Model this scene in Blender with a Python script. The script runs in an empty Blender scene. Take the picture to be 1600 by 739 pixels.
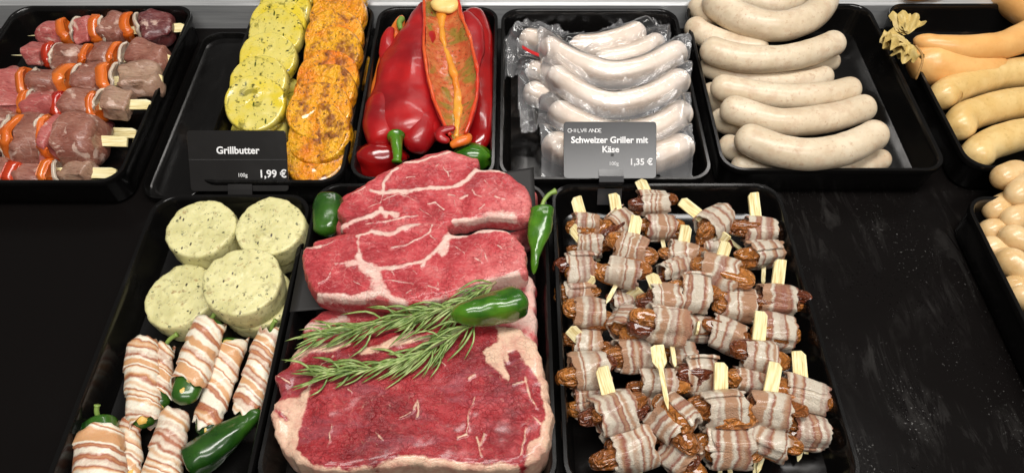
import bpy, bmesh, math, random
import numpy as np
from mathutils import Vector, Matrix

# ------------------------------------------------------------------ scene, camera, light
SC = bpy.context.scene
COL = SC.collection
F = 1100.0                       # focal length in photo pixels (1600 wide)
TH = math.radians(53.5)          # camera looks down by this much
DIST = 0.62
H = DIST * math.sin(TH)
cam_d = bpy.data.cameras.new("camera")
cam = bpy.data.objects.new("camera", cam_d)
COL.objects.link(cam)
cam.location = (0, 0, H)
cam.rotation_euler = (math.pi / 2 - TH, 0, 0)
cam_d.sensor_width = 36.0
cam_d.lens = 36.0 * F / 1600.0
cam_d.clip_start = 0.01
cam_d.clip_end = 50.0
SC.camera = cam

w = bpy.data.worlds.new("World")
SC.world = w
w.use_nodes = True
w.node_tree.nodes["Background"].inputs[0].default_value = (1.0, 0.95, 0.9, 1)
w.node_tree.nodes["Background"].inputs[1].default_value = 0.10


def area(name, loc, target, sx, sy, power, col):
    d = bpy.data.lights.new(name, 'AREA')
    d.shape = 'RECTANGLE'
    d.size, d.size_y = sx, sy
    d.energy = power
    d.color = col
    o = bpy.data.objects.new(name, d)
    COL.objects.link(o)
    o.location = loc
    o.rotation_euler = (Vector(target) - Vector(loc)).to_track_quat('-Z', 'Y').to_euler()
    return o


area("counter_strip_lamp", (0.12, 0.30, 1.15), (0.08, 0.40, 0), 1.1, 0.22, 13.5, (1.0, 0.965, 0.92))
area("ceiling_lamp", (0.35, -1.10, 2.1), (0.1, 0.4, 0), 1.6, 0.45, 25.0, (1.0, 0.97, 0.93))
area("rear_case_lamp", (0.15, 1.25, 0.95), (0.1, 0.45, 0), 0.9, 0.06, 2.2, (1.0, 0.95, 0.9))

SC.view_settings.view_transform = 'Standard'
SC.view_settings.look = 'None'
SC.view_settings.exposure = 0.12
SC.view_settings.gamma = 1.0

# ------------------------------------------------------------------ geometry helpers
rng = np.random.default_rng(7)
random.seed(7)


def P(u, v, z=0.0):
    """the point at height z that the photo shows at pixel (u, v)"""
    a = (u - 800.0) / F
    b = -(v - 369.5) / F
    d = np.array([a, math.cos(TH) + b * math.sin(TH), -math.sin(TH) + b * math.cos(TH)])
    return np.array([0, 0, H]) + d * ((z - H) / d[2])


def Pp(pts, z):
    return np.array([P(p[0], p[1], z if len(p) < 3 else p[2]) for p in pts])


def pxm(u, v, z):
    """photo pixels per metre at that point"""
    b = -(v - 369.5) / F
    t = (z - H) / (-math.sin(TH) + b * math.cos(TH))
    return F / t


def _h(ix, iy, iz, s):
    n = (ix * 374761393 + iy * 668265263 + iz * 1274126177 + s * 974711) & 0xFFFFFFFF
    n = ((n ^ (n >> 13)) * 1274126177) & 0xFFFFFFFF
    return ((n ^ (n >> 16)) & 0xFFFF) / 65535.0


def vn(p, sc=1.0, seed=0):
    """value noise, -1..1, p: (n,3)"""
    q = np.asarray(p, float) * sc + 1000.0 + seed * 7.31
    i = np.floor(q).astype(np.int64)
    f = q - i
    f = f * f * (3 - 2 * f)
    r = 0
    for dx in (0, 1):
        for dy in (0, 1):
            for dz in (0, 1):
                wgt = (f[:, 0] if dx else 1 - f[:, 0]) * (f[:, 1] if dy else 1 - f[:, 1]) * (f[:, 2] if dz else 1 - f[:, 2])
                r = r + wgt * _h(i[:, 0] + dx, i[:, 1] + dy, i[:, 2] + dz, seed)
    return r * 2 - 1


def fbm(p, sc, seed=0, oct=3, g=0.5):
    r, a = 0, 1.0
    for k in range(oct):
        r = r + a * vn(p, sc * 2 ** k, seed + k)
        a *= g
    return r


def spl(pts, n):
    """Catmull-Rom through pts, n samples evenly spaced along it"""
    p = np.asarray(pts, float)
    p = np.vstack([2 * p[0] - p[1], p, 2 * p[-1] - p[-2]])
    out = []
    for i in range(1, len(p) - 2):
        t = np.linspace(0, 1, 24, endpoint=False)[:, None]
        a, b, c, d = p[i - 1], p[i], p[i + 1], p[i + 2]
        out.append(0.5 * ((2 * b) + (-a + c) * t + (2 * a - 5 * b + 4 * c - d) * t ** 2 + (-a + 3 * b - 3 * c + d) * t ** 3))
    out = np.vstack(out + [p[-2][None]])
    s = np.r_[0, np.cumsum(np.linalg.norm(np.diff(out, axis=0), axis=1))]
    q = np.linspace(0, s[-1], n)
    return np.stack([np.interp(q, s, out[:, k]) for k in range(out.shape[1])], 1)


def loop_spl(pts, n):
    p = np.asarray(pts, float)
    k = len(p)
    q = spl(np.vstack([p[-2:], p, p[:2]]), n * 3)
    # cut one turn
    d0 = np.argmin(np.linalg.norm(q[: len(q) // 2] - p[0], axis=1))
    d1 = len(q) // 2 + np.argmin(np.linalg.norm(q[len(q) // 2:] - p[0], axis=1))
    q = q[d0:d1 + 1]
    s = np.r_[0, np.cumsum(np.linalg.norm(np.diff(q, axis=0), axis=1))]
    t = np.linspace(0, s[-1], n, endpoint=False)
    return np.stack([np.interp(t, s, q[:, j]) for j in range(q.shape[1])], 1)


def grid_faces(n, m, wrap=True, off=0):
    """n rings of m verts"""
    f = []
    mm = m if wrap else m - 1
    for i in range(n - 1):
        for j in range(mm):
            a, b = i * m + j, i * m + (j + 1) % m
            f.append((off + a, off + b, off + b + m, off + a + m))
    return f


def frames(path, ref=(0, 0, 1)):
    t = np.gradient(path, axis=0)
    t /= np.linalg.norm(t, axis=1)[:, None] + 1e-12
    s = np.cross(t, np.array(ref, float))
    s /= np.linalg.norm(s, axis=1)[:, None] + 1e-9
    u = np.cross(s, t)
    return t, s, u


def sweep(path, ra, rb=None, m=24, ref=(0, 0, 1), shape=None):
    """closed tube along path; ra sideways, rb upwards radius per sample"""
    path = np.asarray(path, float)
    n = len(path)
    ra = np.broadcast_to(np.asarray(ra, float), (n,))
    rb = ra if rb is None else np.broadcast_to(np.asarray(rb, float), (n,))
    t, s, u = frames(path, ref)
    ph = np.linspace(0, 2 * np.pi, m, endpoint=False)
    k = np.ones((n, m)) if shape is None else shape(np.linspace(0, 1, n)[:, None], ph[None, :])
    V = path[:, None, :] + s[:, None, :] * (np.cos(ph)[None, :, None] * ra[:, None, None] * k[..., None]) \
        + u[:, None, :] * (np.sin(ph)[None, :, None] * rb[:, None, None] * k[..., None])
    V = V.reshape(-1, 3)
    Fc = grid_faces(n, m)
    V = np.vstack([V, path[:1], path[-1:]])
    a, b = n * m, n * m + 1
    for j in range(m):
        Fc.append((a, (j + 1) % m, j))
        Fc.append((b, (n - 1) * m + j, (n - 1) * m + (j + 1) % m))
    return V, Fc


def capped(n, L, r, cap=None):
    """round-ended radius profile along a length"""
    s = np.linspace(0, L, n)
    c = r if cap is None else cap
    e = np.minimum(s, L - s) / c
    return r * np.sqrt(np.clip(1 - (1 - np.clip(e, 0, 1)) ** 2, 0.0004, 1))


def ends_dense(path, r, n):
    """resample a path with more samples near its ends"""
    s = np.r_[0, np.cumsum(np.linalg.norm(np.diff(path, axis=0), axis=1))]
    L = s[-1]
    q = (1 - np.cos(np.linspace(0, np.pi, n))) / 2 * L
    q = 0.6 * q + 0.4 * np.linspace(0, L, n)
    return np.stack([np.interp(q, s, path[:, k]) for k in range(3)], 1), q, L


def norms(V, Fc):
    me = bpy.data.meshes.new("tmp")
    me.from_pydata(V.tolist(), [], Fc)
    me.update()
    N = np.empty(len(V) * 3)
    me.vertices.foreach_get("normal", N)
    bpy.data.meshes.remove(me)
    return N.reshape(-1, 3)


def displace(V, Fc, amt):
    return V + norms(V, Fc) * np.asarray(amt)[:, None]


def icos(sub=4):
    bm = bmesh.new()
    bmesh.ops.create_icosphere(bm, subdivisions=sub, radius=1)
    V = np.array([v.co[:] for v in bm.verts])
    Fc = [tuple(v.index for v in f.verts) for f in bm.faces]
    bm.free()
    return V, Fc


ICO3, ICO4, ICO5 = icos(3), icos(4), icos(5)


def merge(parts):
    Vs, Fs, o = [], [], 0
    for V, Fc in parts:
        Vs.append(V)
        Fs += [tuple(i + o for i in f) for f in Fc]
        o += len(V)
    return np.vstack(Vs), Fs


def empty(name, loc, label, cat, group=None):
    o = bpy.data.objects.new(name, None)
    o.empty_display_size = 0.01
    o.location = loc
    COL.objects.link(o)
    tag(o, label, cat, group)
    return o


def tag(o, label=None, cat=None, group=None, kind=None):
    if label:
        o['label'] = label
    if cat:
        o['category'] = cat
    if group:
        o['group'] = group
    if kind:
        o['kind'] = kind
    return o


def make(name, V, Fc, mat, parent=None, attrs=None, flat=False, sharp=None, local=False):
    """one mesh object; V in world space (or in the parent's space if local)"""
    V = np.asarray(V, float)
    if parent is not None and not local:
        V = V - np.array(parent.location)
    lo, hi = V.min(0), V.max(0)
    org = np.array([(lo[0] + hi[0]) / 2, (lo[1] + hi[1]) / 2, lo[2]])
    me = bpy.data.meshes.new(name)
    me.from_pydata((V - org).tolist(), [], [tuple(int(i) for i in f) for f in Fc])
    me.update()
    if not flat:
        me.shade_smooth()
        if sharp:
            me.set_sharp_from_angle(angle=math.radians(sharp))
    for k, a in (attrs or {}).items():
        at = me.attributes.new(k, 'FLOAT', 'POINT')
        at.data.foreach_set('value', np.asarray(a, np.float32))
    me.materials.append(mat)
    o = bpy.data.objects.new(name, me)
    o.location = org
    if parent is not None:
        o.parent = parent
    COL.objects.link(o)
    return o


def rrect(x0, x1, y0, y1, r, k=8):
    pts = []
    for cx, cy, a0 in ((x1 - r, y1 - r, 0), (x0 + r, y1 - r, 90), (x0 + r, y0 + r, 180), (x1 - r, y0 + r, 270)):
        for i in range(k + 1):
            a = math.radians(a0 + 90 * i / k)
            pts.append((cx + r * math.cos(a), cy + r * math.sin(a)))
    return np.array(pts)


def ringmesh(rings, fill0=True, fill1=True):
    m = len(rings[0])
    V = np.vstack(rings)
    Fc = grid_faces(len(rings), m)
    if fill0:
        Fc.append(tuple(range(m - 1, -1, -1)))
    if fill1:
        Fc.append(tuple((len(rings) - 1) * m + i for i in range(m)))
    return V, Fc


def seg_dist(p, pts):
    """distance of 2-D points p to the polyline pts"""
    d = np.full(len(p), 1e9)
    pts = np.asarray(pts, float)
    for a, b in zip(pts[:-1], pts[1:]):
        ab = b - a
        t = np.clip(((p - a) @ ab) / (ab @ ab + 1e-18), 0, 1)
        d = np.minimum(d, np.linalg.norm(p - a - t[:, None] * ab, axis=1))
    return d


def inside(p, poly):
    poly = np.asarray(poly, float)
    c = np.zeros(len(p), bool)
    j = len(poly) - 1
    for i in range(len(poly)):
        a, b = poly[i], poly[j]
        cond = ((a[1] > p[:, 1]) != (b[1] > p[:, 1])) & (p[:, 0] < (b[0] - a[0]) * (p[:, 1] - a[1]) / (b[1] - a[1] + 1e-18) + a[0])
        c ^= cond
        j = i
    return c


def sdist(p, poly):
    d = seg_dist(p, np.vstack([poly, poly[:1]]))
    return np.where(inside(p, poly), d, -d)


# ------------------------------------------------------------------ material helpers
def lin(r, g, b):
    f = lambda c: (c / 255 / 12.92) if c / 255 <= 0.04045 else ((c / 255 + 0.055) / 1.055) ** 2.4
    return (f(r), f(g), f(b), 1.0)


class M:
    def __init__(self, name):
        self.m = bpy.data.materials.new(name)
        self.m.use_nodes = True
        self.t = self.m.node_tree
        self.b = self.t.nodes["Principled BSDF"]
        self.out = self.t.nodes["Material Output"]

    def n(self, typ, ins=None, **props):
        x = self.t.nodes.new(typ)
        for k, v in props.items():
            setattr(x, k, v)
        for k, v in (ins or {}).items():
            self.set(x.inputs[k], v)
        return x

    def set(self, sock, v):
        if isinstance(v, bpy.types.NodeSocket):
            self.t.links.new(v, sock)
        elif isinstance(v, bpy.types.Node):
            self.t.links.new(v.outputs[0], sock)
        else:
            sock.default_value = v

    def p(self, **kw):
        for k, v in kw.items():
            self.set(self.b.inputs[k.replace('_', ' ')], v)
        return self

    def co(self, rnd=True, scale=None, rot=None):
        tc = self.n('ShaderNodeTexCoord').outputs['Object']
        if rnd:
            oi = self.n('ShaderNodeObjectInfo').outputs['Random']
            off = self.n('ShaderNodeMath', {0: oi, 1: 37.0}, operation='MULTIPLY')
            tc = self.n('ShaderNodeVectorMath', {0: tc, 1: off}, operation='ADD').outputs[0]
        if scale or rot:
            tc = self.n('ShaderNodeMapping', {'Vector': tc, 'Scale': scale or (1, 1, 1), 'Rotation': rot or (0, 0, 0)}).outputs[0]
        return tc

    def noise(self, vec, scale, detail=3.0, rough=0.5, dist=0.0):
        return self.n('ShaderNodeTexNoise', {'Vector': vec, 'Scale': scale, 'Detail': detail, 'Roughness': rough, 'Distortion': dist}).outputs['Fac']

    def vor(self, vec, scale, feat='F1', out='Distance', rand=1.0):
        return self.n('ShaderNodeTexVoronoi', {'Vector': vec, 'Scale': scale, 'Randomness': rand}, feature=feat).outputs[out]

    def ramp(self, fac, stops, interp='LINEAR'):
        x = self.n('ShaderNodeValToRGB', {'Fac': fac})
        r = x.color_ramp
        r.interpolation = interp
        while len(r.elements) < len(stops):
            r.elements.new(0.5)
        for e, (pos, c) in zip(r.elements, stops):
            e.position = pos
            e.color = c if not isinstance(c, (int, float)) else (c, c, c, 1)
        return x.outputs['Color']

    def mix(self, fac, a, b, blend='MIX'):
        x = self.n('ShaderNodeMix', data_type='RGBA', blend_type=blend)
        self.set(x.inputs[0], fac)
        self.set(x.inputs[6], a)
        self.set(x.inputs[7], b)
        return x.outputs[2]

    def ma(self, op, a, b=0.0, c=0.0):
        x = self.n('ShaderNodeMath', operation=op)
        self.set(x.inputs[0], a)
        self.set(x.inputs[1], b)
        if op in ('MULTIPLY_ADD', 'SMOOTH_MIN'):
            self.set(x.inputs[2], c)
        return x.outputs[0]

    def attr(self, name):
        return self.n('ShaderNodeAttribute', attribute_name=name).outputs['Fac']

    def mr(self, v, a, b, c=0.0, d=1.0):
        x = self.n('ShaderNodeMapRange', {'Value': v, 'From Min': a, 'From Max': b, 'To Min': c, 'To Max': d}, clamp=True)
        return x.outputs[0]

    def bump(self, h, dist, strength=1.0, normal=None):
        ins = {'Height': h, 'Distance': dist, 'Strength': strength}
        if normal is not None:
            ins['Normal'] = normal
        self.p(Normal=self.n('ShaderNodeBump', ins).outputs[0])
        return self

    def sss(self, wgt, rad, scale):
        self.b.inputs['Subsurface Weight'].default_value = wgt
        self.b.inputs['Subsurface Radius'].default_value = rad
        self.b.inputs['Subsurface Scale'].default_value = scale
        return self
# ------------------------------------------------------------------ materials
def black_plastic(name, base=0.008, r0=0.16, r1=0.45, smear=0.5):
    m = M(name)
    c = m.co()
    a = m.noise(c, 9, 4, 0.6, 0.6)
    s = m.noise(m.co(scale=(1, 0.25, 1)), 60, 5, 0.65, 0.8)
    k = m.ma('MULTIPLY', m.mr(a, 0.5, 0.75), m.mr(s, 0.45, 0.75))
    m.p(Base_Color=m.mix(m.ma('MULTIPLY', k, smear * 0.12), (base, base * 0.93, base * 0.9, 1), (0.30, 0.29, 0.28, 1)),
        Roughness=m.ma('ADD', m.mr(a, 0.3, 0.7, r0, r0 + 0.12), m.ma('MULTIPLY', k, r1 - r0)))
    m.b.inputs['Specular IOR Level'].default_value = 0.45
    m.bump(m.noise(c, 25, 2, 0.5), 0.0006, 0.35)
    return m.m


TRAY = black_plastic("black_tray_plastic", 0.0035, 0.13, 0.36, 0.25)
CARDM = black_plastic("black_card", 0.012, 0.22, 0.4, 0.15)
PAPER = black_plastic("black_paper", 0.014, 0.45, 0.6, 0.2)


def counter_mat():
    m = M("black_counter")
    c = m.co(False)
    big = m.noise(c, 7, 4, 0.6, 0.8)
    sm = m.noise(m.co(False, scale=(1.0, 0.22, 1), rot=(0, 0, -0.2)), 70, 5, 0.7, 1.2)
    reg = m.n('ShaderNodeSeparateXYZ', {0: c})
    right = m.mr(reg.outputs[0], 0.17, 0.27)
    k = m.ma('MULTIPLY', m.ma('MULTIPLY', m.mr(big, 0.46, 0.68), m.mr(sm, 0.5, 0.78)), right)
    dots = m.mr(m.vor(c, 330), 0.22, 0.12)
    dreg = m.ma('MULTIPLY', m.mr(m.noise(c, 16, 2), 0.5, 0.6), right)
    dk = m.ma('MULTIPLY', dots, dreg)
    m.p(Base_Color=m.mix(m.ma('MULTIPLY', k, 0.10), (0.005, 0.0042, 0.004, 1), (0.33, 0.31, 0.29, 1)),
        Roughness=m.ma('SUBTRACT', m.ma('ADD', m.mr(big, 0.3, 0.7, 0.16, 0.28), m.ma('MULTIPLY', k, 0.3)), m.ma('MULTIPLY', dk, 0.03)))
    m.b.inputs['Specular IOR Level'].default_value = 0.12
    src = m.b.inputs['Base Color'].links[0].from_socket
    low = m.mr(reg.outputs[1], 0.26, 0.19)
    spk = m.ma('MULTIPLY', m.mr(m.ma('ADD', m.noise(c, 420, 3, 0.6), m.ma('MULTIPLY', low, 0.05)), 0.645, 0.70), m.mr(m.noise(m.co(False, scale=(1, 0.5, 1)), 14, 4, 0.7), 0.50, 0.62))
    m.p(Base_Color=m.mix(m.ma('MULTIPLY', m.ma('MULTIPLY', spk, right), 0.3), src, (0.45, 0.44, 0.42, 1)))  # pale dried specks, also painting the sparkle of droplets into the colour
    m.bump(m.ma('ADD', m.ma('MULTIPLY', dk, 0.8), m.ma('MULTIPLY', sm, 0.08)), 0.0012, 0.8)
    return m.m


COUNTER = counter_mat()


def steel_mat():
    m = M("brushed_steel")
    c = m.co(False, scale=(1, 40, 40))
    a = m.noise(c, 8, 4, 0.6)
    m.p(Base_Color=m.ramp(a, [(0.3, (0.50, 0.51, 0.52, 1)), (0.7, (0.66, 0.67, 0.67, 1))]), Roughness=m.mr(a, 0.3, 0.7, 0.32, 0.5), Metallic=0.55)
    m.bump(a, 0.0004, 0.4)
    return m.m


STEEL = steel_mat()


def beef_mat(name, lean, dark, bright, fat, coat=0.3, rot=0.6, fibk=1.0, sheenk=0.0, thk=0.75, bd=0.0016, cr=0.14):
    m = M(name)
    c = m.co(False)
    wv = m.n('ShaderNodeVectorMath', {0: m.n('ShaderNodeTexNoise', {'Vector': c, 'Scale': 55.0, 'Detail': 4.0, 'Roughness': 0.6}).outputs['Color'], 1: (0.016, 0.016, 0.016)}, operation='MULTIPLY')
    cw = m.n('ShaderNodeVectorMath', {0: c, 1: wv.outputs[0]}, operation='ADD').outputs[0]
    f = m.attr('fat')
    nz = m.noise(c, 210, 5, 0.7, 0.6)
    nz2 = m.noise(c, 60, 4, 0.65, 0.8)
    fm = m.ma('ADD', m.ma('MULTIPLY', f, 0.85), m.ma('ADD', m.ma('MULTIPLY', m.ma('SUBTRACT', nz, 0.5), 0.8), m.ma('MULTIPLY', m.ma('SUBTRACT', nz2, 0.5), 0.9)))
    mask = m.mr(fm, 0.28, 0.58)
    # fine pale threads between the muscle bundles
    th = m.ma('MULTIPLY', m.mr(m.vor(cw, 120, 'DISTANCE_TO_EDGE'), 0.030, 0.0), m.mr(m.noise(c, 45, 4, 0.7), 0.47, 0.60, 0, thk))
    fl = m.mr(m.noise(cw, 330, 4, 0.7), 0.62, 0.70, 0, 0.4)
    wh = m.ma('MAXIMUM', mask, m.ma('MAXIMUM', th, m.ma('MULTIPLY', fl, m.mr(nz2, 0.42, 0.6))))
    vs = m.n('ShaderNodeMapping', {'Vector': cw, 'Scale': (1, 3.2, 1), 'Rotation': (0, 0, rot)}).outputs[0]
    fib = m.noise(vs, 170, 5, 0.75, 0.3)
    grain = m.noise(cw, 420, 4, 0.75)
    big = m.noise(c, 20, 4, 0.65, 0.5)
    lc = m.ramp(big, [(0.36, dark), (0.50, lean), (0.64, bright)])
    lc = m.mix(m.mr(fib, 0.50, 0.66, 0, 0.75 * fibk), lc, bright)
    lc = m.mix(m.mr(fib, 0.49, 0.34, 0, 0.8 * fibk), lc, dark)
    lc = m.mix(m.mr(grain, 0.48, 0.36, 0, 0.40), lc, dark)
    lc = m.mix(m.mr(grain, 0.58, 0.72, 0, 0.2), lc, bright)
    crk = m.ma('MULTIPLY', m.mr(m.vor(cw, 260, 'DISTANCE_TO_EDGE'), 0.05, 0.0), m.mr(m.noise(c, 70, 3, 0.6), 0.45, 0.58, 0, 0.7))
    lc = m.mix(crk, lc, dark)
    if sheenk:
        lc = m.mix(m.ma('MULTIPLY', m.mr(m.noise(vs, 24, 4, 0.65, 0.6), 0.50, 0.62), sheenk), lc, lin(168, 108, 120))  # purple-grey streaks: wet sheen painted into the lean colour
    pinkfat = m.mix(0.42, fat, bright)
    fc = m.mix(m.mr(m.noise(c, 80, 4, 0.65), 0.44, 0.62, 0, 0.8), fat, pinkfat)
    col = m.mix(m.ma('MULTIPLY', wh, 0.93), lc, fc)
    m.p(Base_Color=col, Roughness=m.ma('ADD', m.mr(m.noise(c, 90, 4, 0.6), 0.38, 0.62, 0.30, 0.52), m.ma('MULTIPLY', mask, 0.08)), Coat_Weight=coat, Coat_Roughness=cr)
    m.b.inputs['Specular IOR Level'].default_value = 0.45
    hh = m.ma('ADD', m.ma('MULTIPLY', fib, 1.0), m.ma('ADD', m.ma('MULTIPLY', grain, 0.6), m.ma('ADD', m.ma('MULTIPLY', mask, 0.25), m.ma('MULTIPLY', crk, -0.5))))
    m.bump(hh, bd, 0.8)
    m.sss(0.10, (1.0, 0.35, 0.25), 0.003)
    return m.m


BEEF = beef_mat("marbled_beef", lin(196, 66, 72), lin(156, 36, 44), lin(216, 118, 116), lin(236, 204, 190), 0.3, 0.5, 0.7, 0.0, 0.4)
RUMP = beef_mat("wet_dark_beef", lin(160, 30, 38), lin(116, 15, 24), lin(184, 66, 70), lin(232, 196, 168), 0.5, 0.85, 0.9, 0.22, 0.2, 0.0013, 0.2)


def bacon_mat(name, scale, fatc, meatc, meat2):
    m = M(name)
    st = m.attr('st')
    oi = m.n('ShaderNodeObjectInfo').outputs['Random']
    c = m.co()
    w_ = m.ma('ADD', m.ma('MULTIPLY', st, scale), m.ma('ADD', m.ma('MULTIPLY', oi, 91.0), m.ma('MULTIPLY', m.noise(c, 1.6 if scale < 50 else 45, 3, 0.6), 0.7)))
    n1 = m.n('ShaderNodeTexNoise', {'W': w_, 'Scale': 1.0, 'Detail': 1.0, 'Roughness': 0.5}, noise_dimensions='1D').outputs['Fac']
    n1 = m.ma('ADD', n1, m.ma('MULTIPLY', m.ma('SUBTRACT', m.noise(c, 12 if scale < 50 else 300, 4, 0.65), 0.5), 0.06))
    col = m.ramp(n1, [(0.36, meat2), (0.43, fatc), (0.48, fatc), (0.54, meatc), (0.60, meat2), (0.68, fatc)])
    fine = m.noise(c, 22 if scale < 50 else 500, 4, 0.7)
    col = m.mix(m.mr(fine, 0.5, 0.7, 0, 0.3), col, lin(190, 150, 126))
    m.p(Base_Color=col, Roughness=m.mr(fine, 0.35, 0.65, 0.26, 0.45), Coat_Weight=0.35, Coat_Roughness=0.15)
    m.bump(m.ma('ADD', fine, m.ma('MULTIPLY', n1, 1.5)), 0.05 if scale < 50 else 0.0012, 0.5)
    m.sss(0.15, (1.0, 0.5, 0.35), 0.12 if scale < 50 else 0.003)
    return m.m


BACON = bacon_mat("date_bacon", 1.9, lin(238, 224, 202), lin(164, 98, 78), lin(198, 150, 116))
BACON_J = bacon_mat("pepper_bacon", 80.0, lin(238, 226, 206), lin(164, 94, 64), lin(210, 158, 112))


def date_mat():
    m = M("glossy_date")
    c = m.co()
    a = m.attr('tone')
    oi = m.n('ShaderNodeObjectInfo').outputs['Random']
    base = m.mix(m.mr(m.ma('ADD', a, m.ma('ADD', m.ma('MULTIPLY', oi, 0.3), m.ma('MULTIPLY', m.noise(c, 3, 3), 0.5))), 0.55, 1.1), lin(110, 52, 30), lin(190, 116, 52))
    wr = m.noise(c, 4.5, 2, 0.5, 1.0)
    base = m.mix(m.mr(wr, 0.36, 0.48, 0.35, 0), base, lin(44, 20, 14))
    m.p(Base_Color=base, Roughness=0.2, Coat_Weight=0.8, Coat_Roughness=0.07)
    m.bump(wr, 0.05, 0.6)
    m.sss(0.12, (1.0, 0.4, 0.15), 0.12)
    return m.m


DATE = date_mat()


def wood_mat(name="bamboo_pick", sc=(1, 0.06, 1)):
    m = M(name)
    c = m.co(scale=sc)
    a = m.noise(c, 900, 3, 0.6)
    m.p(Base_Color=m.ramp(a, [(0.36, lin(206, 184, 124)), (0.5, lin(236, 222, 166)), (0.64, lin(244, 236, 196))]), Roughness=0.55)
    m.bump(a, 0.0003, 0.5)
    return m.m


WOOD = wood_mat()
WOOD_X = wood_mat("bamboo_skewer", (0.05, 1, 1))


def sausage_mat(name, a, b, speck, rough=0.33, coat=0.25, ss=0.2, spk=0.5):
    m = M(name)
    c = m.co()
    n1 = m.noise(c, 28, 4, 0.6)
    n2 = m.noise(c, 260, 3, 0.6)
    col = m.mix(m.mr(n1, 0.40, 0.60), a, b)
    col = m.mix(m.mr(m.noise(c, 70, 4, 0.65), 0.50, 0.64, 0, spk * 0.6), col, speck)
    col = m.mix(m.mr(n2, 0.58, 0.70, 0, spk), col, speck)
    col = m.mix(m.mr(m.vor(c, 90), 0.10, 0.05, 0, spk), col, speck)
    m.p(Base_Color=col, Roughness=m.mr(n1, 0.3, 0.7, rough - 0.05, rough + 0.1), Coat_Weight=coat, Coat_Roughness=0.18)
    m.b.inputs['Specular IOR Level'].default_value = 0.4
    m.bump(m.ma('ADD', n2, m.noise(c, 90, 3)), 0.0005, 0.5)
    m.sss(ss, (1.0, 0.7, 0.5), 0.006)
    return m.m


WHITE_S = sausage_mat("white_sausage_casing", lin(208, 190, 162), lin(222, 206, 180), lin(186, 152, 122), 0.36, 0.12, 0.2, 0.6)
VAC_S = sausage_mat("pale_sausage_casing", lin(222, 208, 194), lin(232, 221, 210), lin(200, 176, 158), 0.4, 0.1, 0.2, 0.3)
YELLOW_S = sausage_mat("yellow_sausage_casing", lin(218, 182, 116), lin(230, 200, 140), lin(190, 150, 80), 0.32, 0.3, 0.2, 0.35)
ORANGE_S = sausage_mat("orange_sausage_casing", lin(226, 168, 98), lin(234, 182, 114), lin(214, 150, 84), 0.34, 0.2, 0.2, 0.2)
MINI_S = sausage_mat("small_sausage_casing", lin(212, 176, 122), lin(226, 196, 148), lin(196, 140, 80), 0.28, 0.4, 0.2, 0.25)


def butter_mat():
    m = M("herb_butter")
    c = m.co()
    n1 = m.noise(c, 45, 4, 0.6)
    col = m.mix(m.mr(n1, 0.4, 0.7), lin(216, 210, 156), lin(196, 190, 134))
    br = m.mr(m.noise(c, 170, 4, 0.65, 0.4), 0.57, 0.66, 0, 0.55)
    col = m.mix(br, col, lin(158, 146, 100))
    col = m.mix(m.mr(m.noise(m.co(scale=(1, 1.2, 1.1)), 150, 4, 0.7), 0.61, 0.67, 0, 0.6), col, lin(150, 112, 66))
    col = m.mix(m.mr(m.noise(m.co(scale=(1.2, 1, 0.9), rot=(0.5, 0.4, 0)), 210, 4, 0.7), 0.61, 0.66, 0, 0.85), col, lin(78, 82, 56))
    d = m.vor(m.co(scale=(1, 1.6, 1)), 140)
    pick = m.mr(m.noise(c, 120, 2), 0.55, 0.62)
    col = m.mix(m.ma('MULTIPLY', m.mr(d, 0.22, 0.12), pick), col, lin(52, 56, 30))
    d2 = m.vor(m.co(scale=(2.2, 1, 1.3), rot=(0.3, 0.2, 0.7)), 95)
    col = m.mix(m.ma('MULTIPLY', m.mr(d2, 0.2, 0.12), m.mr(m.noise(c, 60, 2), 0.5, 0.56)), col, lin(70, 62, 50))
    m.p(Base_Color=col, Roughness=0.42)
    m.bump(m.ma('ADD', m.noise(c, 130, 4, 0.6), m.ma('MULTIPLY', br, 0.4)), 0.0016, 0.7)
    m.sss(0.25, (1.0, 0.8, 0.4), 0.004)
    return m.m


BUTTER = butter_mat()


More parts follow.
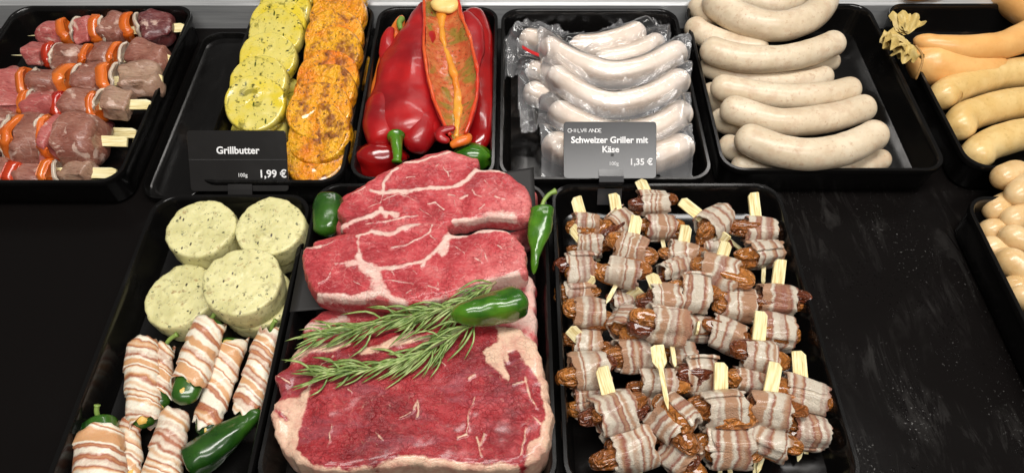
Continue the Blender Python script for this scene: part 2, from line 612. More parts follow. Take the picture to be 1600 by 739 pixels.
def potato_mat(kind):
    m = M(kind + "_potato")
    c = m.co()
    n1 = m.noise(c, 32, 4, 0.6)
    if kind == 'herb':
        col = m.mix(m.mr(n1, 0.42, 0.6), lin(212, 198, 104), lin(214, 192, 56))
        col = m.mix(m.mr(m.noise(c, 55, 5, 0.7, 0.6), 0.575, 0.63, 0, 0.75), col, lin(120, 112, 34))
        col = m.mix(m.mr(m.noise(c, 260, 4, 0.7), 0.60, 0.65, 0, 0.9), col, lin(54, 58, 16))
        d = m.vor(m.co(scale=(1, 1.8, 1), rot=(0, 0, 0.5)), 120)
        col = m.mix(m.ma('MULTIPLY', m.mr(d, 0.24, 0.14), m.mr(m.noise(c, 70, 2), 0.46, 0.58)), col, lin(50, 56, 14))
        d2 = m.vor(m.co(scale=(2.6, 0.8, 1), rot=(0, 0, 1.2)), 75)
        col = m.mix(m.ma('MULTIPLY', m.mr(d2, 0.22, 0.15), m.mr(m.noise(c, 40, 2), 0.48, 0.56)), col, lin(74, 82, 22))
        m.p(Base_Color=col, Roughness=m.mr(m.noise(c, 60, 3), 0.4, 0.6, 0.12, 0.4), Coat_Weight=0.6, Coat_Roughness=0.1)
        m.bump(m.noise(c, 90, 3, 0.55), 0.0014, 0.7)
    else:
        col = m.mix(m.mr(n1, 0.4, 0.66), lin(238, 172, 30), lin(226, 122, 10))
        s = m.ma('ADD', m.ma('MULTIPLY', m.noise(c, 85, 5, 0.7, 0.5), 0.6), m.ma('MULTIPLY', m.noise(c, 30, 3, 0.6), 0.4))
        col = m.mix(m.mr(s, 0.515, 0.60, 0, 0.85), col, lin(120, 50, 10))
        col = m.mix(m.mr(m.noise(c, 330, 4, 0.65), 0.585, 0.65, 0, 0.9), col, lin(70, 28, 8))
        m.p(Base_Color=col, Roughness=m.mr(s, 0.42, 0.58, 0.10, 0.34), Coat_Weight=1.0, Coat_Roughness=0.06)
        m.bump(m.ma('ADD', s, m.ma('MULTIPLY', m.noise(c, 240, 3), 0.9)), 0.0045, 1.0)
    m.sss(0.12, (1.0, 0.7, 0.2), 0.004)
    return m.m


POT_G, POT_O = potato_mat('herb'), potato_mat('paprika')


def pepper_mat(name, a, b, rough=0.14, coat=0.6, sc=24, bd=0.0010):
    m = M(name)
    c = m.co()
    n1 = m.noise(c, sc, 3, 0.55)
    col = m.mix(m.mr(n1, 0.38, 0.62), a, b)
    m.p(Base_Color=col, Roughness=m.mr(m.noise(c, 60, 3), 0.3, 0.7, rough, rough + 0.14), Coat_Weight=coat, Coat_Roughness=0.08)
    m.bump(m.noise(c, 55, 3, 0.5), bd, 0.5)
    m.sss(0.08, (1.0, 0.3, 0.15), 0.004)
    return m.m


RED = pepper_mat("red_pepper_skin", lin(128, 10, 18), lin(176, 22, 24), 0.3, 0.25, 16, 0.0022)
RED_D = pepper_mat("dark_red_pepper_skin", lin(124, 10, 14), lin(150, 16, 16), 0.12)
RED_O = pepper_mat("orange_pepper_flesh", lin(216, 96, 26), lin(222, 130, 40), 0.3, 0.3)
GREEN = pepper_mat("green_pepper_skin", lin(34, 84, 14), lin(78, 126, 26), 0.18, 0.5, 34, 0.0018)
GREEN_D = pepper_mat("dark_green_pepper_skin", lin(20, 56, 14), lin(50, 92, 24), 0.18, 0.5, 34, 0.0018)
STEM = pepper_mat("pepper_stem", lin(112, 142, 60), lin(140, 164, 84), 0.4, 0.0)
CHEESE = pepper_mat("yellow_cheese_filling", lin(222, 180, 88), lin(232, 206, 130), 0.4, 0.1)


def needle_mat():
    m = M("rosemary_needle")
    c = m.co(False)
    a = m.noise(c, 130, 3, 0.6)
    m.p(Base_Color=m.ramp(a, [(0.3, lin(80, 108, 44)), (0.5, lin(126, 150, 78)), (0.7, lin(176, 188, 126))]), Roughness=0.42)
    return m.m


NEEDLE = needle_mat()


def simple(name, col, rough=0.5, bumpsc=None, bd=0.0005):
    m = M(name)
    c = m.co()
    n1 = m.noise(c, bumpsc or 60, 4, 0.6)
    d = tuple(x * 0.72 for x in col[:3]) + (1,)
    m.p(Base_Color=m.mix(m.mr(n1, 0.35, 0.7), col, d), Roughness=rough)
    m.bump(n1, bd, 0.6)
    return m


TWIG = simple("rosemary_twig", lin(150, 134, 100), 0.6, 300).m
ONION = simple("onion_flesh", lin(222, 204, 184), 0.28, 60).sss(0.3, (1, 0.8, 0.6), 0.004).m
PEP_CUT = pepper_mat("orange_pepper_piece", lin(206, 92, 24), lin(216, 112, 40), 0.2, 0.4)
CASING = simple("dry_casing", lin(206, 180, 110), 0.5, 90, 0.002).m
STRING = simple("tie_string", lin(176, 132, 74), 0.7, 500).m
WHITE_T = simple("white_print", (0.82, 0.82, 0.82, 1), 0.5, 10, 0.0).m
RED_L = simple("red_label_print", lin(190, 20, 24), 0.35, 30, 0.0).m
OIL = pepper_mat("yellow_herb_oil", lin(150, 140, 24), lin(188, 176, 44), 0.08, 0.8)
OIL_O = pepper_mat("paprika_oil", lin(150, 74, 12), lin(190, 120, 24), 0.08, 0.8)


def pork_mat(name, a, b, dk):
    m = M(name)
    c = m.co()
    big = m.noise(c, 40, 3, 0.6)
    fib = m.noise(m.co(scale=(1, 5, 1.5), rot=(0.2, 0, 0.9)), 140, 4, 0.7, 0.6)
    col = m.mix(m.mr(big, 0.35, 0.68), a, b)
    col = m.mix(m.mr(fib, 0.5, 0.3, 0, 0.7), col, dk)
    col = m.mix(m.mr(fib, 0.56, 0.72, 0, 0.5), col, lin(206, 170, 156))
    vein = m.ma('MULTIPLY', m.mr(m.vor(c, 70, 'DISTANCE_TO_EDGE'), 0.03, 0.0), m.mr(m.noise(c, 50, 2), 0.52, 0.6))
    col = m.mix(m.ma('MULTIPLY', vein, 0.25), col, lin(226, 196, 184))
    col = m.mix(m.mr(m.noise(c, 55, 4, 0.6, 0.6), 0.585, 0.64, 0, 0.75), col, lin(216, 186, 170))
    m.p(Base_Color=col, Roughness=m.mr(fib, 0.3, 0.7, 0.24, 0.42), Coat_Weight=0.3, Coat_Roughness=0.15)
    m.bump(m.ma('ADD', fib, big), 0.0014, 0.7)
    m.sss(0.12, (1.0, 0.4, 0.3), 0.004)
    return m.m


PORKS = [pork_mat("pink_pork", lin(178, 88, 84), lin(192, 112, 104), lin(130, 58, 56)),
         pork_mat("brown_pork", lin(140, 84, 70), lin(160, 110, 92), lin(98, 52, 44)),
         pork_mat("pale_pork", lin(156, 120, 100), lin(176, 146, 122), lin(116, 80, 66)),
         pork_mat("dark_red_pork", lin(96, 40, 44), lin(116, 58, 56), lin(64, 26, 30))]


def film_mat():
    m = M("clear_plastic_film")
    c = m.co(False)
    fr_ = m.attr('loose')
    n1 = m.noise(c, 60, 4, 0.6, 1.5)
    n2 = m.noise(m.co(False, scale=(1, 2.2, 1)), 150, 3, 0.6, 1.0)
    bp = m.n('ShaderNodeBump', {'Height': m.ma('ADD', n1, m.ma('MULTIPLY', n2, 0.4)), 'Distance': 0.0016, 'Strength': m.mr(fr_, 0, 1, 0.3, 0.9)})
    gl = m.n('ShaderNodeBsdfGlossy', {'Color': (1, 1, 1, 1), 'Roughness': 0.08, 'Normal': bp.outputs[0]})
    tr = m.n('ShaderNodeBsdfTransparent', {'Color': (0.975, 0.975, 0.98, 1)})
    df = m.n('ShaderNodeBsdfDiffuse', {'Color': (0.8, 0.8, 0.82, 1)})
    s0 = m.n('ShaderNodeMixShader', {0: m.mr(fr_, 0, 1, 0.02, 0.2), 1: tr.outputs[0], 2: df.outputs[0]})
    fr = m.n('ShaderNodeFresnel', {'IOR': 1.5, 'Normal': bp.outputs[0]})
    s1 = m.n('ShaderNodeMixShader', {0: m.ma('MULTIPLY', fr.outputs[0], 1.9), 1: s0.outputs[0], 2: gl.outputs[0]})
    m.t.links.new(s1.outputs[0], m.out.inputs[0])
    return m.m


FILM = film_mat()

# ------------------------------------------------------------------ the setting: counter, rear ledge
V = np.array([(-1.6, -0.8, 0), (1.6, -0.8, 0), (1.6, 0.75, 0), (-1.6, 0.75, 0)], float)
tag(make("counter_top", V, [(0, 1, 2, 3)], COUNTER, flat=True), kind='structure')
prof = [(0.660, 0.0), (0.660, 0.030), (0.662, 0.0325), (0.690, 0.034), (0.694, 0.037), (0.694, 0.055), (0.697, 0.058), (0.80, 0.062), (0.80, 0.0)]
V = np.array([(x, y, z) for x in (-1.6, 1.6) for y, z in prof])
k = len(prof)
Fc = [(i, (i + 1) % k, k + (i + 1) % k, k + i) for i in range(k)] + [tuple(range(k - 1, -1, -1)), tuple(range(k, 2 * k))]
tag(make("rear_ledge", V, Fc, STEEL, flat=True), kind='structure')

# ------------------------------------------------------------------ trays
RIM = 0.035


def tray(x0, x1, y0, y1, label, h=RIM, r=0.02, rot=0.0, name="black_tray"):
    rings = []
    prof_ = ((0.002, 0.0006), (0.0, 0.004), (0.0, h - 0.0005), (0.0006, h), (0.002, h), (0.0026, h - 0.001), (0.004, 0.003), (0.006, 0.002), (0.009, 0.0017)) if h < 0.02 else None
    for ins, z in prof_ or ((0.006, 0.0006), (0.003, 0.004), (0.0015, h - 0.006), (0.0, h - 0.005), (0.0, h - 0.001), (0.0006, h), (0.0030, h), (0.0038, h - 0.0008),
                   (0.0050, h - 0.006), (0.0085, 0.010), (0.0105, 0.0055), (0.015, 0.0035), (0.025, 0.003)):
        q = rrect(x0 + ins, x1 - ins, y0 + ins, y1 - ins, max(r - ins * 0.6, 0.003))
        rings.append(np.c_[q, np.full(len(q), z)])
    V, Fc = ringmesh(rings)
    if rot:
        c, s = math.cos(rot), math.sin(rot)
        o = np.array([x0, y1, 0])
        V = (V - o) @ np.array([[c, s, 0], [-s, c, 0], [0, 0, 1]]) + o
    o = make(name, V, Fc, TRAY, sharp=40)
    tag(o, label, "tray", "black trays set in the counter")
    return o


tray(-0.536, -0.342, 0.401, 0.653, "large black tray under the raw meat skewers, back left corner")
tray(-0.278, -0.1475, 0.401, 0.655, "narrow black tray holding the two rows of potato slices")
tray(-0.1435, -0.0150, 0.4045, 0.651, "narrow black tray holding the red pointed peppers")
tray(-0.0115, 0.1765, 0.4045, 0.648, "black tray holding the vacuum packed pale sausages")
tray(0.1855, 0.386, 0.415, 0.657, "half empty black tray holding the thick white sausages")
tray(0.4035, 0.60, 0.418, 0.657, "black tray holding the long yellow sausages, back right corner")
tray(-0.305, -0.1705, 0.130, 0.388, "narrow black tray holding herb butter rounds and bacon wrapped peppers")
tray(-0.1685, 0.0300, 0.138, 0.4005, "black tray under the beef steaks, front centre")
tray(0.0338, 0.2305, 0.138, 0.4005, "black tray crowded with bacon wrapped dates on picks")
tray(0.385, 0.58, 0.130, 0.386, "black tray holding the small round sausages at right edge")
tray(-0.3385, -0.2815, 0.405, 0.642, "empty narrow black tray between the skewers and the potato slices", h=0.009)

# ------------------------------------------------------------------ beef steaks
def crop(u0, v0, s):
    return lambda pts: [(u0 + x / s, v0 + y / s) for x, y in pts]


c1, c2, c4 = crop(460, 220, 3.995), crop(460, 340, 3.995), crop(410, 522, 3.404)


def steak(outline, ztop, thick, lines, polys, mat, label, slope=0.0, y0=None, nb=420, nr=105, edge=0.0055, seed=1, leanpolys=(), lump=0.0022, fine=0.0006, sidefat=None, profile=None):
    """outline in photo pixels of the top face; lines (pts, width px); polys of fat"""
    zf = lambda p: ztop
    o2 = loop_spl(Pp(outline, ztop)[:, :2], nb)
    # ragged edge
    ed = np.c_[o2, np.zeros(nb)]
    o2 = o2 + (o2 - o2.mean(0)) * (0.020 * fbm(ed, 110, seed, 4, 0.6))[:, None]
    c = o2.mean(0)
    ts = np.concatenate([np.linspace(0.004, 0.90, int(nr * 0.78)), np.linspace(0.905, 1.0, nr - int(nr * 0.78))])
    V, ring = [], []
    for t in ts:
        V.append(np.c_[c + (o2 - c) * t, np.zeros(nb)])
    V = np.vstack(V)
    d = seg_dist(V[:, :2], np.vstack([o2, o2[:1]]))
    r = np.clip(d / edge, 0, 1)
    drop = edge * 0.75 * (1 - np.sqrt(np.clip(1 - (1 - r) ** 2, 0, 1)))
    # fat amount (pixel space lines -> world)
    fat = np.full(len(V), -1.0)
    pw = lambda pts: Pp(pts, ztop)[:, :2]
    wob = np.c_[V[:, :2], np.zeros(len(V))]
    wv = V[:, :2] + np.c_[fbm(wob, 120, seed + 3, 3), fbm(wob, 120, seed + 9, 3)] * 0.0011
    for pts, wpx in lines:
        q = pw(pts)
        hw = wpx * 0.5 / 1800.0
        fat = np.maximum(fat, (1.0 if wpx >= 5 else 0.70) - seg_dist(wv, q) / max(hw, 0.0006) * (0.5 if wpx >= 5 else 0.4))
    for poly in polys:
        fat = np.maximum(fat, np.clip(0.5 + sdist(wv, pw(poly)) / 0.0045, -1, 1.3))
    for poly in leanpolys:
        fat = np.minimum(fat, np.clip(0.5 - sdist(wv, pw(poly)) / 0.0045, -1, 1.3))
    fat = np.clip(fat, -0.6, 1.3)
    V[:, 2] = ztop - drop + lump * fbm(wob, 28, seed + 5, 3) + fine * fbm(wob, 140, seed + 6, 2) * r \
        + np.clip(fat, 0, 1) * 0.0007
    if slope:
        V[:, 2] += (V[:, 1] - c[1]) * slope
    if profile is not None:
        V[:, 2] += profile(V[:, :2])
    last = V[-nb:]
    rings = [V]
    fs = [fat]
    fe = np.full(nb, 0.15) if sidefat is None else sidefat(last)
    for k, (zz, bul) in enumerate(((0.12, 1.006), (0.3, 1.012), (0.5, 1.014), (0.75, 1.012), (0.95, 0.995), (1.0, 0.97))):
        q = last.copy()
        q[:, :2] = c + (q[:, :2] - c) * bul
        q[:, :2] += (q[:, :2] - c) * (0.012 * fbm(np.c_[q[:, :2], np.full(nb, zz * 0.02)], 70, seed + 20, 3))[:, None]
        q[:, 2] = last[:, 2] - (thick - edge * 0.75) * zz
        rings.append(q)
        kk = min(1.0, k / 2)
        fs.append(fat[-nb:] * (1 - kk) + kk * fe)
    V = np.vstack(rings)
    n = len(V) // nb
    Fc = grid_faces(n, nb)
    Fc.append(tuple(range(nb)))
    Fc.append(tuple(range((n - 1) * nb + nb - 1, (n - 1) * nb - 1, -1)))
    # our rings run outward; flip so that normals face up
    Fc = [tuple(reversed(f)) for f in Fc]
    o = make("beef_steak", V, Fc, mat, attrs={'fat': np.concatenate(fs)})
    me = o.data
    if me.polygons[50 * nb].normal.z < 0:
        me.flip_normals()
    tag(o, label, "steak", "raw beef steaks in the front centre tray")
    return o


# the paper sheets between the layers
def sheet(pts, label, thick=0.0006, bend=0.004, n=26):
    q = Pp(pts, 0.0)
    a, b, c, d = q
    s = np.linspace(0, 1, n)
    V = []
    for t in s:
        for k in s:
            p = (a * (1 - k) + b * k) * (1 - t) + (d * (1 - k) + c * k) * t
            V.append(p)
    V = np.array(V)
    V[:, 2] += bend * 0.5 * fbm(V, 14, 3, 2)
    Fc = grid_faces(n, n, wrap=False)
    V2 = V.copy()
    V2[:, 2] -= thick
    N = len(V)
    F2 = Fc + [tuple(N + i for i in reversed(f)) for f in Fc]
    rim = [i for i in range(n)] + [i * n + n - 1 for i in range(1, n)] + [(n - 1) * n + i for i in range(n - 2, -1, -1)] + [i * n for i in range(n - 2, 0, -1)]
    for i in range(len(rim)):
        x, y = rim[i], rim[(i + 1) % len(rim)]
        F2.append((y, x, N + x, N + y))
    o = make("black_paper_sheet", np.vstack([V, V2]), F2, PAPER)
    bm = bmesh.new()
    bm.from_mesh(o.data)
    bmesh.ops.recalc_face_normals(bm, faces=bm.faces)
    bm.to_mesh(o.data)
    bm.free()
    tag(o, label, "paper sheet")
    return o


# steak under everything (only its left and right ends peep out)
steak([(474, 527), (483, 500), (520, 480), (600, 470), (720, 455), (800, 440), (822, 428), (834, 440), (838, 480), (838, 520), (826, 545), (760, 560), (600, 565), (500, 548)],
      0.036, 0.022, [([(480, 512), (505, 508), (540, 500)], 12), ([(826, 432), (832, 470)], 16), ([(800, 490), (834, 500)], 34), ([(770, 520), (820, 530)], 16)], [], BEEF,
      "beef piece mostly hidden under the black paper, its fatty ends showing beside the rosemary", nb=260, nr=60, seed=31)
steak([(520, 330), (560, 290), (650, 272), (760, 275), (830, 292), (837, 312), (834, 345), (800, 372), (700, 392), (600, 395), (535, 370)], 0.0405, 0.036, [([(824, 300), (834, 330)], 8)], [], BEEF,
      "beef piece under the rear paper sheet, a sliver of red showing at its right edge", nb=200, nr=50, seed=35)
sheet([(600, 300, 0.045), (834, 262, 0.047), (838, 352, 0.040), (600, 420, 0.040)], "black paper sheet standing out at the right of the rearmost steak")
A_OUT = c1([(275, 405), (350, 325), (420, 275), (490, 225), (600, 165), (700, 112), (830, 75), (940, 50), (1040, 68), (1130, 92), (1152, 115), (1145, 150), (1170, 172), (1250, 170),
            (1330, 190), (1400, 240), (1450, 290), (1476, 350), (1480, 400), (1455, 455), (1390, 480), (1300, 475), (1200, 470), (1100, 490), (1000, 505), (940, 530), (800, 590), (600, 610), (420, 590), (320, 560), (285, 525), (312, 480), (285, 440)])
A_L = [(c1([(690, 130), (780, 125), (880, 100), (970, 65)]), 5), (c1([(640, 170), (580, 220), (555, 260), (552, 310)]), 5), (c1([(480, 312), (560, 322), (700, 312), (850, 292), (1000, 295), (1080, 240), (1120, 190), (1200, 182), (1310, 190)]), 6.5),
       (c1([(590, 318), (690, 318)]), 9), (c1([(1010, 290), (1060, 262), (1120, 200)]), 8), (c1([(1130, 185), (1290, 182)]), 9), (c1([(300, 530), (420, 490), (540, 445), (640, 470)]), 8), (c1([(540, 425), (565, 470)]), 8),
       (c1([(440, 520), (620, 495), (780, 470)]), 3), (c1([(990, 494), (1200, 476), (1330, 462)]), 5), (c1([(1230, 480), (1330, 480)]), 22), (c1([(925, 165), (960, 220)]), 3), (c1([(945, 195), (970, 190)]), 2.5), (c1([(1110, 310), (1135, 340), (1160, 352)]), 4), (c1([(1040, 362), (1080, 345)]), 5),
       (c1([(1255, 350), (1310, 370)]), 4), (c1([(830, 395), (880, 385), (935, 428)]), 3), (c1([(1180, 398), (1150, 428)]), 3), (c1([(775, 420), (850, 468)]), 2), (c1([(560, 370), (650, 335), (760, 370)]), 2.0), (c1([(460, 415), (540, 390), (550, 330)]), 2.2), (c1([(350, 330), (440, 290)]), 2.5),
       (c1([(1180, 250), (1220, 290)]), 2), (c1([(960, 340), (1000, 350)]), 2), (c1([(1000, 380), (1010, 400)]), 2), (c1([(700, 230), (760, 215)]), 1.5), (c1([(880, 160), (905, 150)]), 1.5)]
steak(A_OUT, 0.062, 0.018, A_L, [], BEEF, "rearmost marbled beef steak lying over the tray's back edge, red peppers behind it", seed=3, lump=0.0016,
      sidefat=lambda q: np.where((q[:, 0] > 0.0) & (q[:, 1] < 0.40), 0.3, 0.05))
sheet([(452, 486, 0.036), (470, 388, 0.044), (808, 418, 0.052), (800, 452, 0.046)], "black paper sheet under the middle steak, its corner showing at the left")
sheet([(700, 430, 0.050), (803, 412, 0.060), (815, 438, 0.047), (730, 470, 0.0475)], "black paper corner showing under the middle steak beside the green chili")
B_OUT = c2([(50, 245), (75, 185), (112, 172), (120, 145), (260, 110), (380, 92), (480, 55), (640, 35), (780, 22), (860, 18), (945, 35), (965, 78), (1000, 95), (1100, 88), (1160, 65), (1260, 65), (1350, 95),
            (1420, 150), (1450, 210), (1455, 270), (1440, 325), (1395, 345), (1260, 370), (1170, 410), (1080, 455), (930, 490), (830, 510), (700, 530), (600, 510), (520, 495), (400, 500), (250, 495), (160, 475), (130, 450), (90, 400), (60, 330)])
B_L = [(c2([(490, 90), (600, 98), (700, 60), (775, 30)]), 7), (c2([(480, 70), (410, 130), (390, 190), (420, 255), (470, 300)]), 4.5), (c2([(400, 240), (415, 300)]), 10), (c2([(340, 292), (430, 285)]), 9), (c2([(250, 300), (340, 290)]), 3),
       (c2([(440, 310), (490, 325), (520, 380), (530, 435)]), 15), (c2([(500, 312), (600, 318), (700, 292), (800, 262), (900, 190), (960, 120), (980, 85)]), 6), (c2([(915, 205), (965, 110), (1060, 95)]), 10), (c2([(930, 215), (945, 180)]), 10),
       (c2([(960, 92), (1150, 78), (1250, 72), (1345, 95)]), 7), (c2([(600, 190), (700, 165), (800, 120), (840, 80), (860, 40)]), 3), (c2([(790, 300), (805, 268)]), 5), (c2([(550, 400), (620, 388), (740, 410)]), 2.5), (c2([(840, 420), (910, 445)]), 2.5), (c2([(690, 470), (725, 450)]), 2),
       (c2([(150, 470), (220, 485), (300, 485), (420, 490)]), 8), (c2([(430, 480), (540, 455), (640, 520), (680, 535)]), 9), (c2([(830, 520), (1000, 495), (1100, 450), (1200, 395), (1390, 340)]), 9), (c2([(1120, 252), (1165, 282)]), 3.5), (c2([(1265, 178), (1290, 190)]), 3), (c2([(612, 335), (622, 350)]), 4),
       (c2([(110, 180), (200, 178), (260, 150)]), 3), (c2([(75, 190), (170, 185)]), 4), (c2([(400, 120), (480, 85)]), 5), (c2([(840, 110), (875, 135)]), 2), (c2([(150, 410), (200, 380), (230, 330)]), 1.8), (c2([(360, 390), (410, 410)]), 2.2), (c2([(1000, 180), (1060, 220)]), 1.8), (c2([(1180, 220), (1200, 270)]), 2), (c2([(900, 400), (905, 420)]), 2), (c2([(740, 330), (760, 345)]), 2), (c2([(215, 230), (235, 245)]), 2.5)]
steak(B_OUT, 0.066, 0.022, B_L, [], BEEF, "middle marbled beef steak, its curved seam of fat above the rosemary", seed=7, lump=0.0016,
      sidefat=lambda q: np.where(q[:, 0] > -0.06, 0.75, 0.25), slope=0.02)
C_OUT = c4([(60, 215), (80, 290), (70, 335), (48, 362), (38, 405), (45, 460), (55, 530), (95, 600), (140, 650), (215, 690), (310, 712), (450, 712), (600, 705), (760, 690), (900, 690), (1050, 706), (1250, 715), (1370, 700), (1450, 670),
            (1510, 610), (1538, 550), (1530, 480), (1536, 380), (1520, 280), (1490, 190), (1470, 75), (1430, 10), (1330, -40), (1200, -60), (1050, -62), (900, -52), (700, -20), (500, 0), (400, 15), (250, 35), (180, 60), (140, 130), (80, 195)])
fl = c4([(30, 345), (90, 335), (180, 320), (252, 272), (240, 330), (200, 430), (168, 520), (170, 590), (215, 650), (300, 700), (330, 760), (100, 760), (20, 600)])
fr_ = c4([(1230, -70), (1260, -10), (1250, 50), (1165, 92), (1195, 150), (1250, 195), (1312, 256), (1290, 180), (1275, 105), (1350, 90), (1440, 205), (1480, 270), (1496, 360), (1500, 440), (1478, 520), (1412, 590), (1392, 690), (1560, 720), (1600, 300), (1520, 0), (1400, -90)])
ftop = c4([(120, 120), (200, 50), (300, 30), (460, 20), (470, 45), (400, 78), (260, 100), (170, 160)])
fbot = c4([(300, 700), (420, 706), (600, 694), (720, 646), (850, 646), (900, 662), (1100, 682), (1360, 690), (1400, 760), (200, 760)])
C_L = [(c4([(540, 90), (650, 68), (880, 15)]), 9), (c4([(640, 60), (800, -10)]), 8), (c4([(240, 285), (310, 170), (375, 110)]), 3.5), (c4([(1400, 235), (1420, 320), (1455, 385)]), 3.5), (c4([(1330, 270), (1420, 245)]), 2), (c4([(1140, 550), (1155, 590), (1160, 640)]), 4),
       (c4([(805, 400), (830, 350), (822, 440)]), 3.5), (c4([(730, 445), (790, 415)]), 3), (c4([(1270, 60), (1300, 140)]), 7), (c4([(1105, 240), (1130, 215)]), 4), (c4([(1430, 440), (1480, 470)]), 3), (c4([(930, 130), (970, 165)]), 2), (c4([(900, 130), (905, 170)]), 2), (c4([(460, 290), (480, 310)]), 3),
       (c4([(80, 210), (140, 250)]), 2), (c4([(1040, 545), (1080, 535)]), 4), (c4([(1080, 520), (1100, 400), (1130, 330)]), 2), (c4([(1180, 530), (1160, 600)]), 3), (c4([(1370, 640), (1395, 560), (1400, 500)]), 4), (c4([(350, 600), (370, 480)]), 1.6), (c4([(600, 520), (640, 560)]), 1.6)]
lean_in = [c4([(1330, 150), (1400, 165), (1425, 215), (1380, 245), (1330, 235)]), c4([(1405, 275), (1450, 265), (1470, 340), (1440, 350)]), c4([(45, 372), (70, 378), (130, 440), (110, 440)]), c4([(1455, 515), (1480, 515), (1470, 545), (1450, 545)])]


def c_prof(p):
    q = P(*c4([(110, 560)])[0], 0.05)[:2]
    d = np.linalg.norm((p - q) / np.array([0.028, 0.06]), axis=1)
    return -0.010 * np.clip(1 - d, 0, 1) ** 1.2


steak(C_OUT, 0.050, 0.044, C_L, [fl, fr_, ftop, fbot], RUMP, "big dark red sirloin slab edged with fat, foremost, rosemary resting on it", seed=12, leanpolys=lean_in, lump=0.0018, fine=0.0002, edge=0.007,
      nb=520, nr=140, sidefat=lambda q: np.full(len(q), 0.8), profile=c_prof)


# ------------------------------------------------------------------ rosemary and green chilies
def rosemary(stem_pts, nlen, dens, label, seed, droop=0.0):
    r = np.random.default_rng(seed)
    st = spl(Pp([p[:2] + (p[2],) for p in stem_pts], 0), 60)
    root = empty("rosemary_sprig", tuple(st.mean(0) * [1, 1, 0] + [0, 0, st[:, 2].min()]), label, "rosemary", "rosemary sprigs on the beef")
    V, Fc = sweep(st, np.linspace(0.0012, 0.0006, 60), m=8)
    make("stem", V, Fc, TWIG, root)
    L = np.linalg.norm(np.diff(st, axis=0), axis=1).sum()
    t, s, u = frames(st)
    parts = []
    for i in range(int(L * dens)):
        f = r.uniform(0.02, 1.0)
        k = min(int(f * 59), 58)
        p = st[k]
        ang = r.uniform(-0.35 * np.pi, 1.35 * np.pi)
        out = s[k] * math.cos(ang) + np.array([0, 0, 1]) * max(math.sin(ang), -0.3) * 0.8
        fwd = r.uniform(0.5, 3.2)
        d = t[k] * fwd + out
        d /= np.linalg.norm(d)
        ln = nlen * r.uniform(0.45, 1.2) * (1 - 0.3 * f)
        e = p + d * ln * 0.5
        e2 = p + (d + np.array([0, 0, -0.35]) + t[k] * 0.35) / np.linalg.norm(d + np.array([0, 0, -0.35]) + t[k] * 0.35) * ln
        lo = 0.0535 if st[k, 1] < 0.262 else 0.049
        e[2] = max(e[2], lo)
        e2[2] = max(e2[2], lo)
        q = spl([p, e, e2], 7)
        wd = 0.00085 * r.uniform(0.8, 1.25) * np.array([0.5, 0.9, 1.0, 1.0, 0.95, 0.7, 0.15])
        parts.append(sweep(q, wd, wd * 0.5, m=5))
    V, Fc = merge(parts)
    make("needles", V, Fc, NEEDLE, root)
    return root


rosemary([(775, 440, 0.062), (745, 462, 0.062), (700, 482, 0.060), (640, 493, 0.058), (570, 512, 0.056), (492, 529, 0.055)], 0.034, 1250, "rear rosemary sprig running along the front of the middle steak", 4)
rosemary([(752, 500, 0.058), (730, 512, 0.058), (690, 535, 0.057), (640, 560, 0.056), (560, 580, 0.056), (490, 588, 0.055)], 0.034, 1100, "front rosemary sprig lying on the big dark sirloin slab", 9)


def chili(pts, rad, label, mat, stem=None, smooth=True, n=48, cap=0.09, name="green_chili", seed=0, cat="chili"):
    """pts with z; rad list along it (m)"""
    path = spl(pts, n)
    root = empty(name, (path[:, 0].mean(), path[:, 1].mean(), path[:, 2].min() - max(rad)), label, cat, "green chilies laid between the meat")
    q = np.interp(np.linspace(0, 1, n), np.linspace(0, 1, len(rad)), rad)
    tt = np.linspace(0, 1, n)
    q = q * np.sqrt(np.clip(1 - np.clip(1 - tt / cap, 0, 1) ** 2, 0.01, 1)) * np.sqrt(np.clip(1 - np.clip(1 - (1 - tt) / (cap * 0.8), 0, 1) ** 2, 0.02, 1))
    V, Fc = sweep(path, q, m=28, shape=lambda t, ph: 1 + 0.07 * np.cos(3 * ph + 1 + seed + 1.5 * t) + 0.02 * np.cos(5 * ph + 9 * t))
    V = displace(V, Fc, 0.0014 * fbm(V, 55, seed, 3))
    make("chili_body", V, Fc, mat, root)
    if stem is not None:
        sp = spl(stem, 20)
        V, Fc = sweep(sp, np.r_[0.0052, 0.0036, np.full(14, 0.0017), np.linspace(0.0018, 0.0028, 4)] if len(sp) == 20 else 0.002, m=10)
        make("chili_stem", V, Fc, STEM, root)
    return root


chili(Pp([(706, 492), (735, 487), (770, 482), (800, 476), (822, 466)], 0.068), [0.005, 0.0088, 0.0105, 0.0122, 0.0130, 0.012], "thick short green chili lying on the rosemary beside the middle steak", GREEN, seed=1, cap=0.16)
chili([P(834, 428, 0.040), P(836, 405, 0.046), P(841, 375, 0.050), P(846, 345, 0.052), P(847, 326, 0.052)], [0.002, 0.0048, 0.0078, 0.0102, 0.0098], "upright green chili with long curved stem, right of the steaks", GREEN,
      stem=[P(846, 329, 0.054), P(847, 322, 0.054), P(851, 312, 0.056), P(859, 303, 0.058), P(868, 299, 0.058)], seed=2)
chili([P(509, 368, 0.036), P(511, 350, 0.038), P(513, 328, 0.040), P(516, 308, 0.040)], [0.0085, 0.0105, 0.0115, 0.011], "stubby green chili in the rear left corner of the beef tray", GREEN_D, seed=3, cap=0.14)
chili([P(408, 640, 0.020), P(388, 655, 0.020), P(360, 680, 0.020), P(325, 705, 0.019), P(288, 728, 0.018)], [0.003, 0.0075, 0.0115, 0.013, 0.0125], "long dark green chili lying among the bacon wrapped peppers, front left tray", GREEN_D, seed=4)

